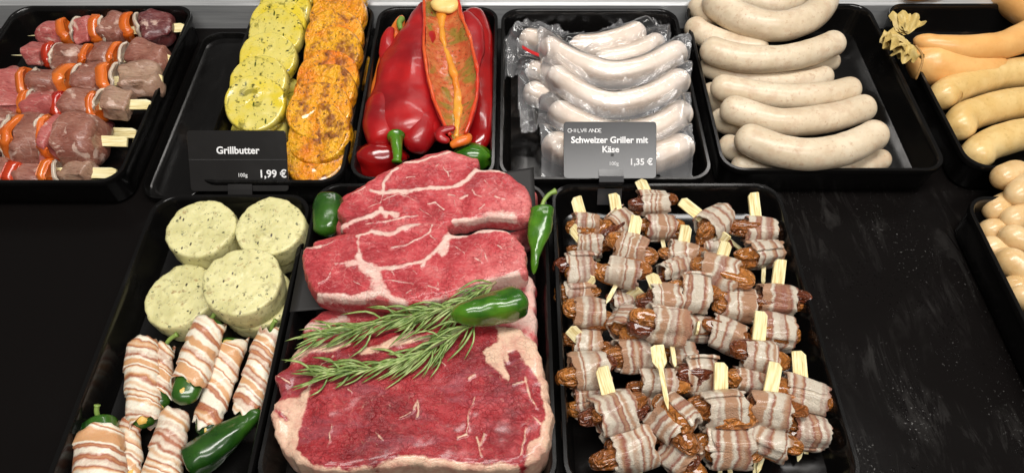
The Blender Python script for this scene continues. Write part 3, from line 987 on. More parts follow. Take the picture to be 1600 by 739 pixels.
# ------------------------------------------------------------------ bacon wrapped dates on flat picks
def date_mesh(seed):
    """two to four wrinkled fruits side by side"""
    r = np.random.default_rng(seed)
    k = int(r.integers(2, 4))
    parts, tone = [], []
    a0 = r.uniform(0, 6.28)
    for j in range(k):
        a = a0 + j * 6.28 / k
        off = {2: 0.17, 3: 0.20, 4: 0.235}[k]
        V, Fc = ICO4
        sg = 1 if (j % 2) else -1
        V = np.sign(V) * np.abs(V) ** 0.68
        V = V / np.abs(V).max(0)
        V = V * [r.uniform(0.62, 0.74), {2: 0.30, 3: 0.265, 4: 0.22}[k], {2: 0.37, 3: 0.265, 4: 0.22}[k]]
        V = displace(V, Fc, 0.02 * fbm(V, 4, seed + j, 2) - 0.03 * np.abs(vn(V * [0.6, 1, 1], 6, seed + 5 + j)))
        V = V + [sg * r.uniform(0.10, 0.24), off * math.cos(a), off * math.sin(a)]
        parts.append((V, Fc))
        tone.append(np.full(len(V), r.uniform(0, 0.8)))
    V, Fc = merge(parts)
    return V, Fc, np.concatenate(tone)


def bacon_mesh(seed):
    r = np.random.default_rng(seed)
    nx, na = 24, 56
    tot = 2 * np.pi * r.uniform(1.12, 1.3)
    x = np.linspace(-1, 1, nx)
    a = np.linspace(0, tot, na)
    A, X = np.meshgrid(a, x, indexing='ij')
    e = np.c_[np.cos(A.ravel()), np.sin(A.ravel()), A.ravel() * 0.4]
    half = 0.5 + (0.09 * vn(e * 1.0, 2.2, seed) + 0.05 * vn(e, 7, seed + 1) + 0.02 * vn(e, 18, seed + 2)).reshape(A.shape) * np.sign(X)
    lean = 0.07 * r.uniform(-1, 1) * (A - np.pi)
    xx = X * half + lean * 0.4
    rr = 0.485 + 0.07 * A / tot - 0.03 * np.abs(X) ** 3 + 0.045 * np.cos(2 * A + seed) + 0.03 * np.cos(3 * A + X * 1.5 + seed * 2) + (0.05 * vn(e, 3.0, seed + 8)).reshape(A.shape)
    st = (xx + 0.5).ravel()
    a0 = r.uniform(0, 6.28)
    Vo = np.c_[xx.ravel(), (rr * np.cos(A + a0)).ravel(), (rr * np.sin(A + a0)).ravel()]
    Vo += 0.02 * np.c_[vn(Vo, 6, seed + 2), vn(Vo, 6, seed + 3), vn(Vo, 6, seed + 4)]
    Vi = Vo.copy()
    Vi[:, 1:] *= 0.90
    N = len(Vo)
    Fo = grid_faces(na, nx, wrap=False)
    Fc = [tuple(f) for f in Fo] + [tuple(N + i for i in reversed(f)) for f in Fo]
    rim = [i for i in range(nx)] + [i * nx + nx - 1 for i in range(1, na)] + [(na - 1) * nx + i for i in range(nx - 2, -1, -1)] + [i * nx for i in range(na - 2, 0, -1)]
    for i in range(len(rim)):
        p, q = rim[i], rim[(i + 1) % len(rim)]
        Fc.append((q, p, N + p, N + q))
    return np.vstack([Vo, Vi]), Fc, np.r_[st, st]


def mesh_only(name, V, Fc, mat, attrs=None, recalc=False):
    me = bpy.data.meshes.new(name)
    me.from_pydata(V.tolist(), [], [tuple(int(i) for i in f) for f in Fc])
    if recalc:
        bm = bmesh.new()
        bm.from_mesh(me)
        bmesh.ops.recalc_face_normals(bm, faces=bm.faces)
        bm.to_mesh(me)
        bm.free()
    me.update()
    me.shade_smooth()
    for k, a in (attrs or {}).items():
        at = me.attributes.new(k, 'FLOAT', 'POINT')
        at.data.foreach_set('value', np.asarray(a, np.float32))
    me.materials.append(mat)
    return me


DATES = []
for i in range(10):
    V, Fc, tone = date_mesh(40 + i)
    DATES.append(mesh_only("date", V, Fc, DATE, {'tone': tone}))
BACONS = []
for i in range(10):
    V, Fc, st = bacon_mesh(60 + i)
    BACONS.append(mesh_only("bacon", V, Fc, BACON, {'st': st}, True))


def pick_mesh():
    """flat paddle pick 1 unit = 1 m; head at y=0, tip at y=-0.085"""
    out = [(-0.0038, -0.003), (-0.0015, 0.0), (0.0036, 0.0), (0.0042, -0.0006), (0.0042, -0.024), (0.0024, -0.0295), (0.0014, -0.033), (0.0013, -0.074), (0.0002, -0.085), (-0.0002, -0.085), (-0.0013, -0.074), (-0.0014, -0.033), (-0.0026, -0.029), (-0.0042, -0.023)]
    k = len(out)
    V = np.array([(x, y, z) for z in (-0.0009, 0.0009) for x, y in out])
    Fc = [tuple(range(k - 1, -1, -1)), tuple(range(k, 2 * k))] + [(i, (i + 1) % k, k + (i + 1) % k, k + i) for i in range(k)]
    me = mesh_only("pick", V, Fc, WOOD)
    me.shade_flat()
    return me


PICK = pick_mesh()

# u, v, axis slope in the photo (deg, + = right end up), length px, diameter px, height m, tilt towards viewer, pick (head u,v | None), label tail
ROLLS = [
    (1021, 319, 0, 46, 38, 0.030, 0, (1000, 281), "rearmost of all, two dark red fruit ends showing"),
    (914, 353, 0, 40, 36, 0.026, 0, (899, 308), "at the rear left, behind the second one down the left side"),
    (968, 348, 12, 44, 34, 0.022, 25, (959, 302), "at the rear with brown wrinkled fruit facing left"),
    (1030, 357, 0, 48, 40, 0.024, 0, None, "pale bacon, directly in front of the rearmost one"),
    (986, 388, -17, 50, 42, 0.032, 0, (996, 337), "tilted, in the second row from the rear, its pick leaning right"),
    (921, 385, 0, 42, 32, 0.018, 0, (893, 356), "second down the left side, half covered"),
    (906, 420, 3, 46, 44, 0.030, 0, None, "third down the left side, pale stripes and fruit at the left end"),
    (974, 425, -10, 52, 44, 0.036, 0, None, "speckled pale bacon with both brown ends showing, pick tip pointing down left"),
    (1066, 397, -10, 46, 36, 0.022, 0, (1073, 352), "half hidden near the rear behind a broad upright pick"),
    (1054, 422, 20, 48, 38, 0.022, 0, None, "pale and half hidden in the centre rear"),
    (1116, 350, 25, 52, 44, 0.028, 12, (1064, 313), "rear right of centre, bacon pointing up to the right, pick slanting left"),
    (1186, 360, -4, 50, 38, 0.024, 0, (1176, 301), "rear right corner, dark red fruit at its left end"),
    (1193, 398, -6, 50, 42, 0.026, 15, None, "rear right, dark fruit facing left and pale bacon to the right"),
    (1112, 386, 8, 36, 30, 0.018, 0, (1135, 365), "small and deep in the pile at the rear right"),
    (1121, 424, -12, 62, 46, 0.036, 10, (1136, 378), "long brown bacon with amber fruit at its right end"),
    (1084, 458, -15, 50, 50, 0.036, 8, None, "pale ringed bacon left of a dark brown fruit, centre of the pile"),
    (1155, 476, -8, 52, 46, 0.026, 0, None, "pale striped bacon right of the dark brown fruit in the centre"),
    (1214, 469, -5, 58, 42, 0.030, 0, (1219, 405), "at the right edge with a brown bacon flap at its end"),
    (1214, 521, -8, 52, 48, 0.026, 0, None, "at the right edge under the one with the brown flap"),
    (1137, 524, -20, 54, 46, 0.024, 0, None, "right of centre, glossy red brown fruit at its upper left end"),
    (1185, 555, -8, 54, 46, 0.032, 0, (1190, 486), "right of centre, frayed bacon, tall pick leaning right"),
    (920, 491, -4, 50, 46, 0.030, 0, None, "at the left of the middle row, white bacon frill at its left"),
    (903, 457, 5, 44, 34, 0.020, 0, (926, 431), "half covered at the left, pick standing behind the pink striped one"),
    (973, 470, 5, 34, 34, 0.016, 0, (1000, 452), "dark and deep in the pile behind the open ended one"),
    (1038, 470, -14, 52, 44, 0.034, 12, (1018, 428), "amber fruit at its left, near the middle of the pile"),
    (980, 508, 40, 40, 50, 0.030, 42, None, "open ended, its two amber fruits facing the viewer"),
    (1044, 510, -20, 62, 56, 0.044, 12, None, "large, mid pile, with three glossy dark fruits at its left"),
    (988, 554, -10, 56, 46, 0.026, 12, None, "two glossy dark fruits at its left end, left of centre"),
    (918, 537, -3, 46, 38, 0.020, 0, (891, 513), "left side, flattened, pick leaning to the left"),
    (1085, 512, 0, 40, 40, 0.018, 0, (1091, 512), "behind a broad upright pick in the middle of the pile"),
    (921, 581, 6, 60, 54, 0.032, 0, None, "broad pale one at the left, in front of the leaning pick"),
    (961, 644, 20, 66, 54, 0.038, 0, (939, 573), "front left, tilted up to the right under a slanting pick"),
    (922, 628, 8, 50, 42, 0.020, 0, None, "front left, half hidden, chestnut fruit at its left end"),
    (1028, 601, -3, 58, 46, 0.028, 0, (1028, 540), "chestnut fruit at its left end and pick tip lying across it"),
    (1012, 640, 0, 50, 42, 0.016, 0, None, "white bacon, mostly covered between the front rows"),
    (1050, 656, -28, 58, 60, 0.040, 35, None, "big amber fruit facing the viewer, front centre"),
    (984, 701, 16, 72, 58, 0.026, 0, None, "front row left, dark fruit at its left end"),
    (1062, 712, -20, 52, 54, 0.022, 40, None, "front row centre, curled bacon open towards the viewer"),
    (1128, 642, 3, 66, 58, 0.036, 0, (1127, 566), "brown striped one with a tall pick, second row from the front"),
    (1134, 698, 0, 68, 58, 0.022, 0, None, "front row, right of centre, reddish bacon tip at its right end"),
    (1200, 640, -12, 64, 50, 0.036, 0, (1213, 566), "second row from the front, small amber fruit at its right end"),
    (1198, 688, -12, 62, 58, 0.022, 10, None, "front row right, two fruits at its right end"),
    (1256, 618, -15, 64, 52, 0.030, 0, (1248, 548), "at the far right with an upright pick and pale bacon tip"),
    (1259, 674, -6, 56, 52, 0.020, 0, None, "front right corner, cream coloured bacon end"),
    (1094, 588, -5, 52, 54, 0.026, 0, None, "brownish loose bacon with a dark gap, centre"),
    (1172, 595, -6, 50, 42, 0.022, 0, None, "small pink striped one right of centre near the front"),
    (1063, 555, 0, 46, 40, 0.016, 0, None, "mostly covered, deep below the three glossy dark fruits"),
]
TIPS = {3: (1040, 399), 7: (947, 474), 26: (1055, 575), 36: (1003, 742), 39: (1142, 745), 41: (1183, 738), 43: (1246, 720), 12: (1192, 446), 21: (886, 470)}


def rotm(xa, up):
    xa = Vector(xa).normalized()
    z = (Vector(up) - Vector(up).dot(xa) * xa).normalized()
    y = z.cross(xa)
    return Matrix((xa, y, z)).transposed()


for i, (u, v, sl, L, Dm, z, tilt, pk, lab) in enumerate(ROLLS):
    zc = z
    c = P(u, v, zc)
    a = math.radians(sl)
    e = P(u + 20 * math.cos(a), v - 20 * math.sin(a) * 1.0, zc)
    ax = e - c
    ax /= np.linalg.norm(ax)
    sgn = 1
    if tilt:
        # the end that shows its fruit comes forward and up
        s_ = 1 if ("right end" in lab or "amber fruit facing" in lab or "open towards" in lab or "amber fruit at its right" in lab) else -1
        k = math.sin(math.radians(tilt))
        ax = ax * s_ + np.array([0, -0.9 * k * 1.4, 0.35 * k])
        ax /= np.linalg.norm(ax)
        ax *= s_
    ppm = pxm(u, v, zc)
    root = empty("bacon_wrapped_date", tuple(c), "bacon wrapped date " + lab, "bacon roll", "bacon wrapped dates on picks")
    R = rotm(ax, (0, 0.05 * (i % 3 - 1), 1)).to_4x4()
    R = R @ Matrix.Rotation(i * 2.399, 4, 'X')
    if i % 2 and not tilt:
        R = R @ Matrix.Rotation(math.pi, 4, 'Z')
    S = Matrix.Diagonal((L / ppm * 0.91, Dm / ppm * (1.08 + 0.06 * math.sin(i * 2.1)), Dm / ppm * 1.08, 1))
    b = bpy.data.objects.new("bacon", BACONS[(i * 3 + i // 10) % 10])
    d = bpy.data.objects.new("date", DATES[(i * 7 + i // 10) % 10])
    COL.objects.link(b)
    COL.objects.link(d)
    b.parent = d.parent = root
    b.matrix_basis = R @ S
    sh = {11: -0.16, 12: -0.2, 26: -0.16, 35: 0.14, 40: 0.1, 37: 0.12, 2: -0.2, 14: 0.12, 43: -0.2, 42: -0.15, 30: -0.08}.get(i, 0.03 * ((i % 3) - 1))
    d.matrix_basis = Matrix.Translation(Vector(ax) * sh * L / ppm) @ R @ Matrix.Diagonal((L / ppm * (0.99 if i != 43 else 0.8), Dm / ppm * 1.0, Dm / ppm * 1.0, 1)) @ Matrix.Rotation(i * 1.3, 4, 'X')
    if pk or i in TIPS:
        fy = 1.0
        if i == 33:
            hd = P(1026, 540, 0.046)
            dirv = P(1044, 640, 0.060) - hd
            fy = np.linalg.norm(dirv) / 0.085
        elif pk:
            hd = P(pk[0], pk[1], zc + 0.016)
            low = np.array([c[0], c[1], zc - 0.004])
            dirv = low - hd
        else:
            tu, tv = TIPS[i]
            tip = P(tu, tv, max(zc - 0.012, 0.006))
            hd = np.array(c) + np.array([0, 0, 0.002])
            dirv = tip - hd
            fy = np.linalg.norm(dirv) / 0.085
        dn = Vector(dirv).normalized()
        # head face turned up and towards the front
        R3 = rotm(-dn, (0.15 * (i % 3 - 1), -0.5, 1))       # x axis = back along the pick
        # mesh: y axis runs back along the pick
        Rm = R3.to_4x4() @ Matrix.Rotation(-math.pi / 2, 4, 'Z')
        p = bpy.data.objects.new("pick", PICK)
        COL.objects.link(p)
        p.parent = root
        p.matrix_basis = Matrix.Translation(Vector(hd) - Vector(c)) @ Rm @ Matrix.Diagonal((1.2 if i % 2 else -1.2, fy, 1, 1)).to_4x4()

# ------------------------------------------------------------------ herb butter rounds
def butter(u, v, ztop, h, r, label, seed, tilt=(0, 0)):
    c = P(u, v, ztop)
    m = 72
    rings = []
    for rr, z in [(x, 0.0) for x in np.linspace(0.02, 0.94, 22)] + [(0.975, -0.0006), (0.995, -0.0018), (1.0, -0.004), (1.0, -0.008), (1.005, -0.012), (1.0, -h + 0.003), (0.98, -h + 0.0008), (0.93, -h)]:
        a = np.linspace(0, 2 * np.pi, m, endpoint=False)
        rings.append(np.c_[rr * r * np.cos(a), rr * r * np.sin(a), np.full(m, z)])
    V, Fc = ringmesh(rings)
    Fc = [tuple(reversed(f)) for f in Fc]
    V[:, :2] *= (1 + 0.030 * fbm(np.c_[V[:, :2] / (np.linalg.norm(V[:, :2], axis=1)[:, None] + 1e-6) * 0.03, np.zeros(len(V))], 60, seed, 3))[:, None]
    V = displace(V, Fc, 0.0009 * fbm(V, 110, seed, 4, 0.6))
    V = V @ np.array((Matrix.Rotation(tilt[0], 3, 'X') @ Matrix.Rotation(tilt[1], 3, 'Y')).transposed())
    o = make("herb_butter_round", V + c, Fc, BUTTER)
    tag(o, label, "herb butter", "herb butter rounds in the front left tray")


butter(421, 372, 0.0225, 0.0195, 0.0279, "herb butter round beneath the rear right one, only its front edge showing", 11)
butter(402, 464, 0.0225, 0.0195, 0.0284, "herb butter round beneath the front right one, shifted to the right", 12)
butter(328, 378, 0.0225, 0.0195, 0.0270, "herb butter round hidden under the rear left one, a sliver showing", 13)
butter(313, 355, 0.0450, 0.0225, 0.0279, "rear left herb butter round, topmost of its pile", 14, (0.05, 0.03))
butter(421, 353, 0.0450, 0.0225, 0.0279, "rear right herb butter round with a split edge, topmost of its pile", 15, (0.08, 0.02))
butter(281, 461, 0.0285, 0.024, 0.0284, "front left herb butter round lying low behind the bacon wrapped peppers", 16, (0.05, -0.08))
butter(378, 438, 0.0465, 0.0225, 0.0298, "front right herb butter round, nearest the beef and topmost of its pile", 17, (0.06, 0.05))


# ------------------------------------------------------------------ bacon wrapped stuffed peppers
def wrap(top, bot, w0, w1, label, z=0.016, seed=0, stem=True, tipcol=True, cover=(0.06, 0.92), stemtop=None):
    a, b = P(*top, z), P(*bot, z)
    n = 44
    path = np.array([a * (1 - t) + b * t for t in np.linspace(0, 1, n)])
    L = np.linalg.norm(b - a)
    ppm = pxm((top[0] + bot[0]) / 2, (top[1] + bot[1]) / 2, z)
    t = np.linspace(0, 1, n)
    rad = np.interp(t, [0, 0.15, 0.45, 0.8, 1], [w0 * 0.94, w0, (w0 + w1) / 2 * 1.03, w1 * 1.02, w1 * 0.9]) / ppm / 2 * 0.90
    root = empty("bacon_wrapped_pepper", (path[:, 0].mean(), path[:, 1].mean(), z - rad.max() * 0.7), label, "bacon roll", "bacon wrapped stuffed peppers in the front left tray")
    cap = np.sqrt(np.clip(1 - np.clip(1 - t / 0.08, 0, 1) ** 2, 0.01, 1)) * np.sqrt(np.clip(1 - np.clip(1 - (1 - t) / 0.10, 0, 1) ** 2, 0.02, 1))
    ext = path.copy()
    V, Fc = sweep(ext, rad * 0.86 * cap, rad * 0.62 * cap, m=26, shape=lambda t, ph: 1 + 0.06 * np.cos(3 * ph + seed))
    make("pepper", V, Fc, GREEN_D, root)
    # cheese along the open top
    V, Fc = sweep(path[3:-1] + [0, 0, 0.0005], rad[3:-1] * 0.60 * cap[3:-1], rad[3:-1] * 0.58 * cap[3:-1], m=18)
    V = displace(V, Fc, 0.0012 * fbm(V, 120, seed, 3))
    make("cheese_filling", V, Fc, CHEESE, root)
    # the bacon: one sleeve spiralling down
    k0, k1 = int(cover[0] * n), int(cover[1] * n)
    m = 40
    ph = np.linspace(0, 2 * np.pi, m, endpoint=False)
    tt, s, u = frames(path)
    rows, st = [], []
    pitch = 0.020 * (1 if seed % 2 else 1.2)
    rk = list(range(k0, k1))
    for k in rk:
        f = (k - k0) / max(1, len(rk) - 1)
        dist = L * t[k]
        sp = (dist / pitch + ph / (2 * np.pi)) % 1.0
        lap = 0.0016 * sp
        edge = (0.045 * np.sin(ph * 2 + seed) + 0.06 * vn(np.c_[np.cos(ph), np.sin(ph), np.full(m, seed * 3.0)], 2.5, seed)) * L * (1 if f in (0.0, 1.0) else max(0, 1 - min(f, 1 - f) * 8))
        ra = rad[k] * (1.0) + lap
        p = path[k] + s[k] * (np.cos(ph) * ra)[:, None] + u[k] * (np.sin(ph) * ra * 0.74)[:, None] + tt[k] * edge[:, None]
        rows.append(p)
        st.append(dist + 0.0065 * np.cos(ph) + 0.002 * np.sin(ph) + seed * 0.37 + 0.3 * edge)
    V = np.vstack(rows)
    V = V + 0.0009 * np.c_[vn(V, 130, seed), vn(V, 130, seed + 1), vn(V, 130, seed + 2)]
    st = np.concatenate(st)
    Fo = grid_faces(len(rows), m)
    ctr = np.repeat(path[rk], m, axis=0)
    Vi = ctr + (V - ctr) * 0.93
    N = len(V)
    Fc = list(Fo) + [tuple(N + i for i in reversed(f)) for f in Fo]
    for e, rev in ((0, False), ((len(rows) - 1) * m, True)):
        for j in range(m):
            p, q = e + j, e + (j + 1) % m
            Fc.append((q, p, N + p, N + q) if not rev else (p, q, N + q, N + p))
    o = make("bacon", np.vstack([V, Vi]), Fc, BACON_J, root, attrs={'st': np.r_[st, st]})
    bm = bmesh.new()
    bm.from_mesh(o.data)
    bmesh.ops.recalc_face_normals(bm, faces=bm.faces)
    bm.to_mesh(o.data)
    bm.free()
    if stemtop is not None:
        sp = spl([path[1], (path[1] + P(*stemtop, z + 0.006)) / 2 + [0, 0, 0.002], P(*stemtop, z + 0.008)], 14)
        V, Fc = sweep(sp, np.r_[0.0045, 0.003, np.full(10, 0.0017), 0.002, 0.0022], m=9)
        make("stem", V, Fc, STEM, root)


wrap((222, 540), (226, 668), 56, 52, "bacon wrapped pepper at the left, behind the frontmost stemmed one", seed=1, z=0.016, stemtop=(214, 528), cover=(0.02, 0.98))
wrap((257, 540), (248, 640), 34, 40, "bacon wrapped pepper mostly hidden behind the steep upper one", seed=2, z=0.012, stemtop=(277, 522), cover=(0.05, 0.85))
wrap((330, 498), (283, 632), 56, 56, "uppermost bacon wrapped pepper, steeply slanted with green tip and cheese at its lower end", seed=3, z=0.030, stemtop=(350, 476), cover=(0.08, 0.80))
wrap((364, 528), (318, 682), 54, 44, "bacon wrapped pepper slanting beside the long dark green chili, cheese along its length", seed=4, z=0.018, cover=(0.05, 0.93))
wrap((424, 516), (382, 650), 46, 46, "bacon wrapped pepper at the right against the tray wall beside the beef", seed=5, z=0.018, stemtop=(431, 500), cover=(0.01, 0.99))
wrap((201, 655), (204, 765), 34, 36, "bacon wrapped pepper half hidden right of the stemmed one", seed=6, z=0.014, cover=(0.02, 0.98))
wrap((154, 652), (158, 775), 74, 78, "frontmost left bacon wrapped pepper with green shoulders and thick stem standing up", seed=7, z=0.022, stemtop=(152, 632), cover=(0.22, 0.97))
wrap((272, 648), (248, 775), 54, 62, "bacon wrapped pepper at the front centre, left of the long dark green chili", seed=8, z=0.018, cover=(0.02, 0.98))


# ------------------------------------------------------------------ price signs
def text(body, size, x, y, parent, name, bold=0.0, align='LEFT', z=0.00065, sx=1.0, mat=None):
    cu = bpy.data.curves.new(name, 'FONT')
    cu.body = body
    cu.size = size
    cu.offset = bold
    cu.align_x = align
    cu.resolution_u = 3
    tmp = bpy.data.objects.new(name, cu)
    COL.objects.link(tmp)
    dg = bpy.context.evaluated_depsgraph_get()
    me = bpy.data.meshes.new_from_object(tmp.evaluated_get(dg))
    bpy.data.objects.remove(tmp)
    me.materials.clear()
    me.materials.append(mat or WHITE_T)
    o = bpy.data.objects.new(name, me)
    o.parent = parent
    o.location = (x, y, z)
    o.scale = (sx, 1, 1)
    COL.objects.link(o)
    return o


def card(u, v, z, wd, ht, ang, label, roll=0.0, mat=None, r=0.003, clipw=0.021, clipdx=0.0):
    c = P(u, v, z)
    q = rrect(-wd / 2, wd / 2, -ht / 2, ht / 2, r, 5)
    rings = []
    for ins, zz in ((0.0003, -0.0006), (0, -0.0004), (0, 0.0002), (0.0003, 0.0005)):
        q = rrect(-wd / 2 + ins, wd / 2 - ins, -ht / 2 + ins, ht / 2 - ins, r, 5)
        rings.append(np.c_[q, np.full(len(q), zz)])
    V, Fc = ringmesh(rings)
    root = empty("price_sign", tuple(c), label, "price sign", "price signs on the tray edges")
    root.rotation_euler = (ang, 0, roll)
    make("card", V, Fc, mat or CARDM, root, flat=True, local=True)
    # clip: a folded strip gripping the lower edge
    pr = [(-ht / 2 + 0.0075, 0.0006), (-ht / 2 + 0.0078, 0.0014), (-ht / 2 + 0.0020, 0.0026), (-ht / 2 - 0.0030, 0.0030), (-ht / 2 - 0.0045, 0.0), (-ht / 2 - 0.006, -0.006), (-ht / 2 - 0.022, -0.012), (-ht / 2 - 0.022, -0.0135), (-ht / 2 - 0.005, -0.0075), (-ht / 2 - 0.0032, -0.001), (-ht / 2 - 0.0010, 0.0009)]
    k = len(pr)
    V = np.array([(clipdx + x, y, zz) for x in (-clipw / 2, clipw / 2) for y, zz in pr])
    Fc = [(i, (i + 1) % k, k + (i + 1) % k, k + i) for i in range(k)] + [tuple(range(k - 1, -1, -1)), tuple(range(k, 2 * k))]
    o = make("clip", V, Fc, mat or CARDM, root, flat=True, local=True)
    bm = bmesh.new()
    bm.from_mesh(o.data)
    bmesh.ops.recalc_face_normals(bm, faces=bm.faces)
    bm.to_mesh(o.data)
    bm.free()
    return root


GLOSSY = M("glossy_black_card").p(Base_Color=(0.03, 0.03, 0.032, 1), Roughness=0.2).m
GLOSSY.node_tree.nodes["Principled BSDF"].inputs["Specular IOR Level"].default_value = 0.5
s1 = card(372, 252, 0.046, 0.0855, 0.0525, math.radians(46), "black price sign reading Grillbutter 1,99 € in front of the potato slices", clipdx=0.001)
text("Grillbutter", 0.0086, 0.0005, 0.0065, s1, "product_name", 0.00022, 'CENTER')
text("100g", 0.0045, -0.0010, -0.0135, s1, "weight_text", 0.00005)
text("1,99 €", 0.0092, 0.0175, -0.0140, s1, "price_text", 0.00022)
V = np.array([(-0.0425, 0.0012, 0.00062), (0.0425, 0.0012, 0.00062), (0.0425, 0.0015, 0.00062), (-0.0425, 0.0015, 0.00062)])
make("fold_line", V, [(0, 1, 2, 3)], simple("grey_print", (0.06, 0.06, 0.06, 1), 0.5, 10, 0.0).m, s1, local=True, flat=True)
s2 = card(953, 235, 0.0575, 0.0795, 0.0485, math.radians(37.3), "glossy price sign reading Schweizer Griller mit Käse 1,35 € before the packed sausages", mat=GLOSSY, clipdx=0.001)
text("Schweizer Griller mit", 0.0076, -0.0005, 0.0062, s2, "product_name", 0.00020, 'CENTER')
text("Käse", 0.0076, 0.0005, -0.0018, s2, "product_name", 0.00020, 'CENTER')
text("100g", 0.0044, -0.0010, -0.0128, s2, "weight_text", 0.0)
text("1,35 €", 0.0076, 0.0165, -0.0125, s2, "price_text", 0.00020)
# worn maker's mark: broken letter strokes either side of a small flower emblem
b_ = []
rr_ = np.random.default_rng(5)


def bar(x0, y0, x1, y1, wdt=0.0004):
    d = np.array([x1 - x0, y1 - y0])
    nrm = np.array([-d[1], d[0]]) / (np.linalg.norm(d) + 1e-9) * wdt / 2
    q = [(x0 + nrm[0], y0 + nrm[1]), (x1 + nrm[0], y1 + nrm[1]), (x1 - nrm[0], y1 - nrm[1]), (x0 - nrm[0], y0 - nrm[1])]
    b_.append((np.array([(x, y, 0.00062 + 0.000004 * len(b_)) for x, y in q]), [(3, 2, 1, 0)]))


def glyph(x, segs, w=0.0026, h=0.0030, y=0.0152):
    for a in segs:
        bar(x + a[0] * w, y + a[1] * h, x + a[2] * w, y + a[3] * h)


G = {'C': [(1, 1, .3, 1), (.3, 1, 0, .5), (0, .5, .3, 0), (.3, 0, 1, 0)], 'H': [(0, 0, 0, 1), (1, 0, 1, 1), (0, .5, .6, .5)], 'I': [(.4, 0, .4, 1)], 'L': [(0, 1, 0, 0), (0, 0, .8, 0)], 'V': [(0, 1, .5, 0), (.5, 0, 1, 1)],
     'A': [(0, 0, .5, 1), (.5, 1, 1, 0)], 'N': [(0, 0, 0, 1), (0, 1, 1, 0), (1, 0, 1, 1)], 'D': [(0, 0, 0, 1), (0, 1, .7, .9), (.7, .9, 1, .5), (1, .5, .7, .1), (.7, .1, 0, 0)], 'E': [(0, 0, 0, 1), (0, 1, .8, 1), (0, .5, .6, .5), (0, 0, .8, 0)]}
for kx, ch in enumerate("CHIL"):
    glyph(-0.0362 + kx * 0.0029, G[ch])
glyph(-0.0362 + 4 * 0.0029 - 0.0006, G['V'])
for kx, ch in enumerate("ANDE"):
    glyph(-0.0182 + kx * 0.0029, G[ch])
for k in range(7):
    a = k / 7 * 6.28
    bar(-0.0212 + 0.0004 * math.cos(a), 0.0170 + 0.0004 * math.sin(a), -0.0212 + 0.0016 * math.cos(a), 0.0170 + 0.0019 * math.sin(a), 0.0003)
V, Fc = merge(b_)
make("maker_mark", V, [tuple(reversed(f)) for f in Fc], WHITE_T, s2, local=True, flat=True)
q = np.array([(-0.0014, 0.0012, 0), (0.0014, 0.0012, 0), (0.0014, -0.0006, 0), (0.0006, -0.0014, 0), (-0.0006, -0.0014, 0), (-0.0014, -0.0006, 0)]) + [0.0020, -0.0040, 0.00062]
make("round_stamp", q, [(5, 4, 3, 2, 1, 0)], simple("deep_black_print", (0.004, 0.004, 0.004, 1), 0.5, 10, 0).m, s2, local=True, flat=True)


# ------------------------------------------------------------------ sausages
def sausage(name, pts, rpx, label, cat, group, mat, z=None, m=26, n=56, seed=0, cap=1.0, flatk=1.0, taper=None):
    q = np.array([P(p[0], p[1], p[2]) for p in pts])
    if name == 'yellow_sausage':
        q[:, 0] = np.maximum(q[:, 0], 0.4215)
    path = spl(q, 120)
    ppm = pxm(np.mean([p[0] for p in pts]), np.mean([p[1] for p in pts]), pts[0][2])
    r = rpx / ppm
    # run the centre line out to the skin at both ends
    path, s, L = ends_dense(path, r, n)
    rad = r * np.sqrt(np.clip(1 - (1 - np.clip(np.minimum(s, L - s) / (r * cap), 0, 1)) ** 2.2, 0.003, 1))
    if taper is not None:
        rad = rad * np.interp(s / L, np.linspace(0, 1, len(taper)), taper)
    V, Fc = sweep(path, rad, rad * flatk, m=m)
    V = displace(V, Fc, r * 0.055 * fbm(V, 30, seed, 3) + r * 0.012 * fbm(V, 130, seed + 3, 2))
    o = make(name, V, Fc, mat)
    tag(o, label, cat, group)
    return o, path, r


WG = "thick white sausages in the half empty tray"
W = lambda pts, r, lab, seed, z: sausage("white_sausage", [(u, v, z if len(p) < 1 else z) for (u, v), p in zip(pts, [()] * len(pts))], r, lab, "sausage", WG, WHITE_S, seed=seed)
W([(1142, 258), (1200, 262), (1270, 263), (1340, 259), (1388, 246)], 17, "white sausage at the very front of its tray, mostly under the frontmost curved one", 1, 0.016)
W([(1128, 218), (1150, 234), (1200, 240)], 18, "white sausage stub at the left wall beside the frontmost curved one", 2, 0.016)
W([(1116, 176), (1135, 192), (1190, 205)], 18, "white sausage stub at the left wall beside the second from the front", 3, 0.016)
W([(1108, 135), (1120, 160), (1170, 170)], 17, "white sausage end low at the left wall behind the stubs", 17, 0.014)
W([(1093, 98), (1140, 117), (1200, 128), (1260, 127), (1300, 116)], 18, "pale white sausage lying low in the middle, under the two crossing it", 4, 0.022)
W([(1100, 85), (1160, 108), (1240, 112), (1310, 92)], 16, "white sausage mostly hidden, only its right end showing under the third row", 5, 0.020)
W([(1078, 35), (1100, 55), (1150, 72), (1200, 78)], 18, "white sausage at the rear left tucked under the ring shaped one", 6, 0.030)
W([(1085, 2), (1100, 20), (1130, 30)], 18, "white sausage end at the rear left corner of its tray", 7, 0.034)
W([(1150, -8), (1200, 8), (1250, 0), (1270, -20)], 19, "white sausage inside the bend of the ring shaped one", 8, 0.034)
W([(1108, -6), (1128, 12), (1165, 33), (1210, 42), (1255, 33), (1284, 10), (1290, -20)], 23, "ring shaped white sausage, rearmost and bent round like a horseshoe", 9, 0.050)
W([(1097, 72), (1130, 85), (1175, 93), (1225, 92), (1275, 80), (1315, 62)], 21, "straight white sausage just in front of the ring shaped one", 10, 0.044)
W([(1111, 134), (1150, 141), (1200, 150), (1250, 152), (1300, 147), (1342, 137)], 20, "white sausage third from the front in the upper layer, nearly straight", 11, 0.040)
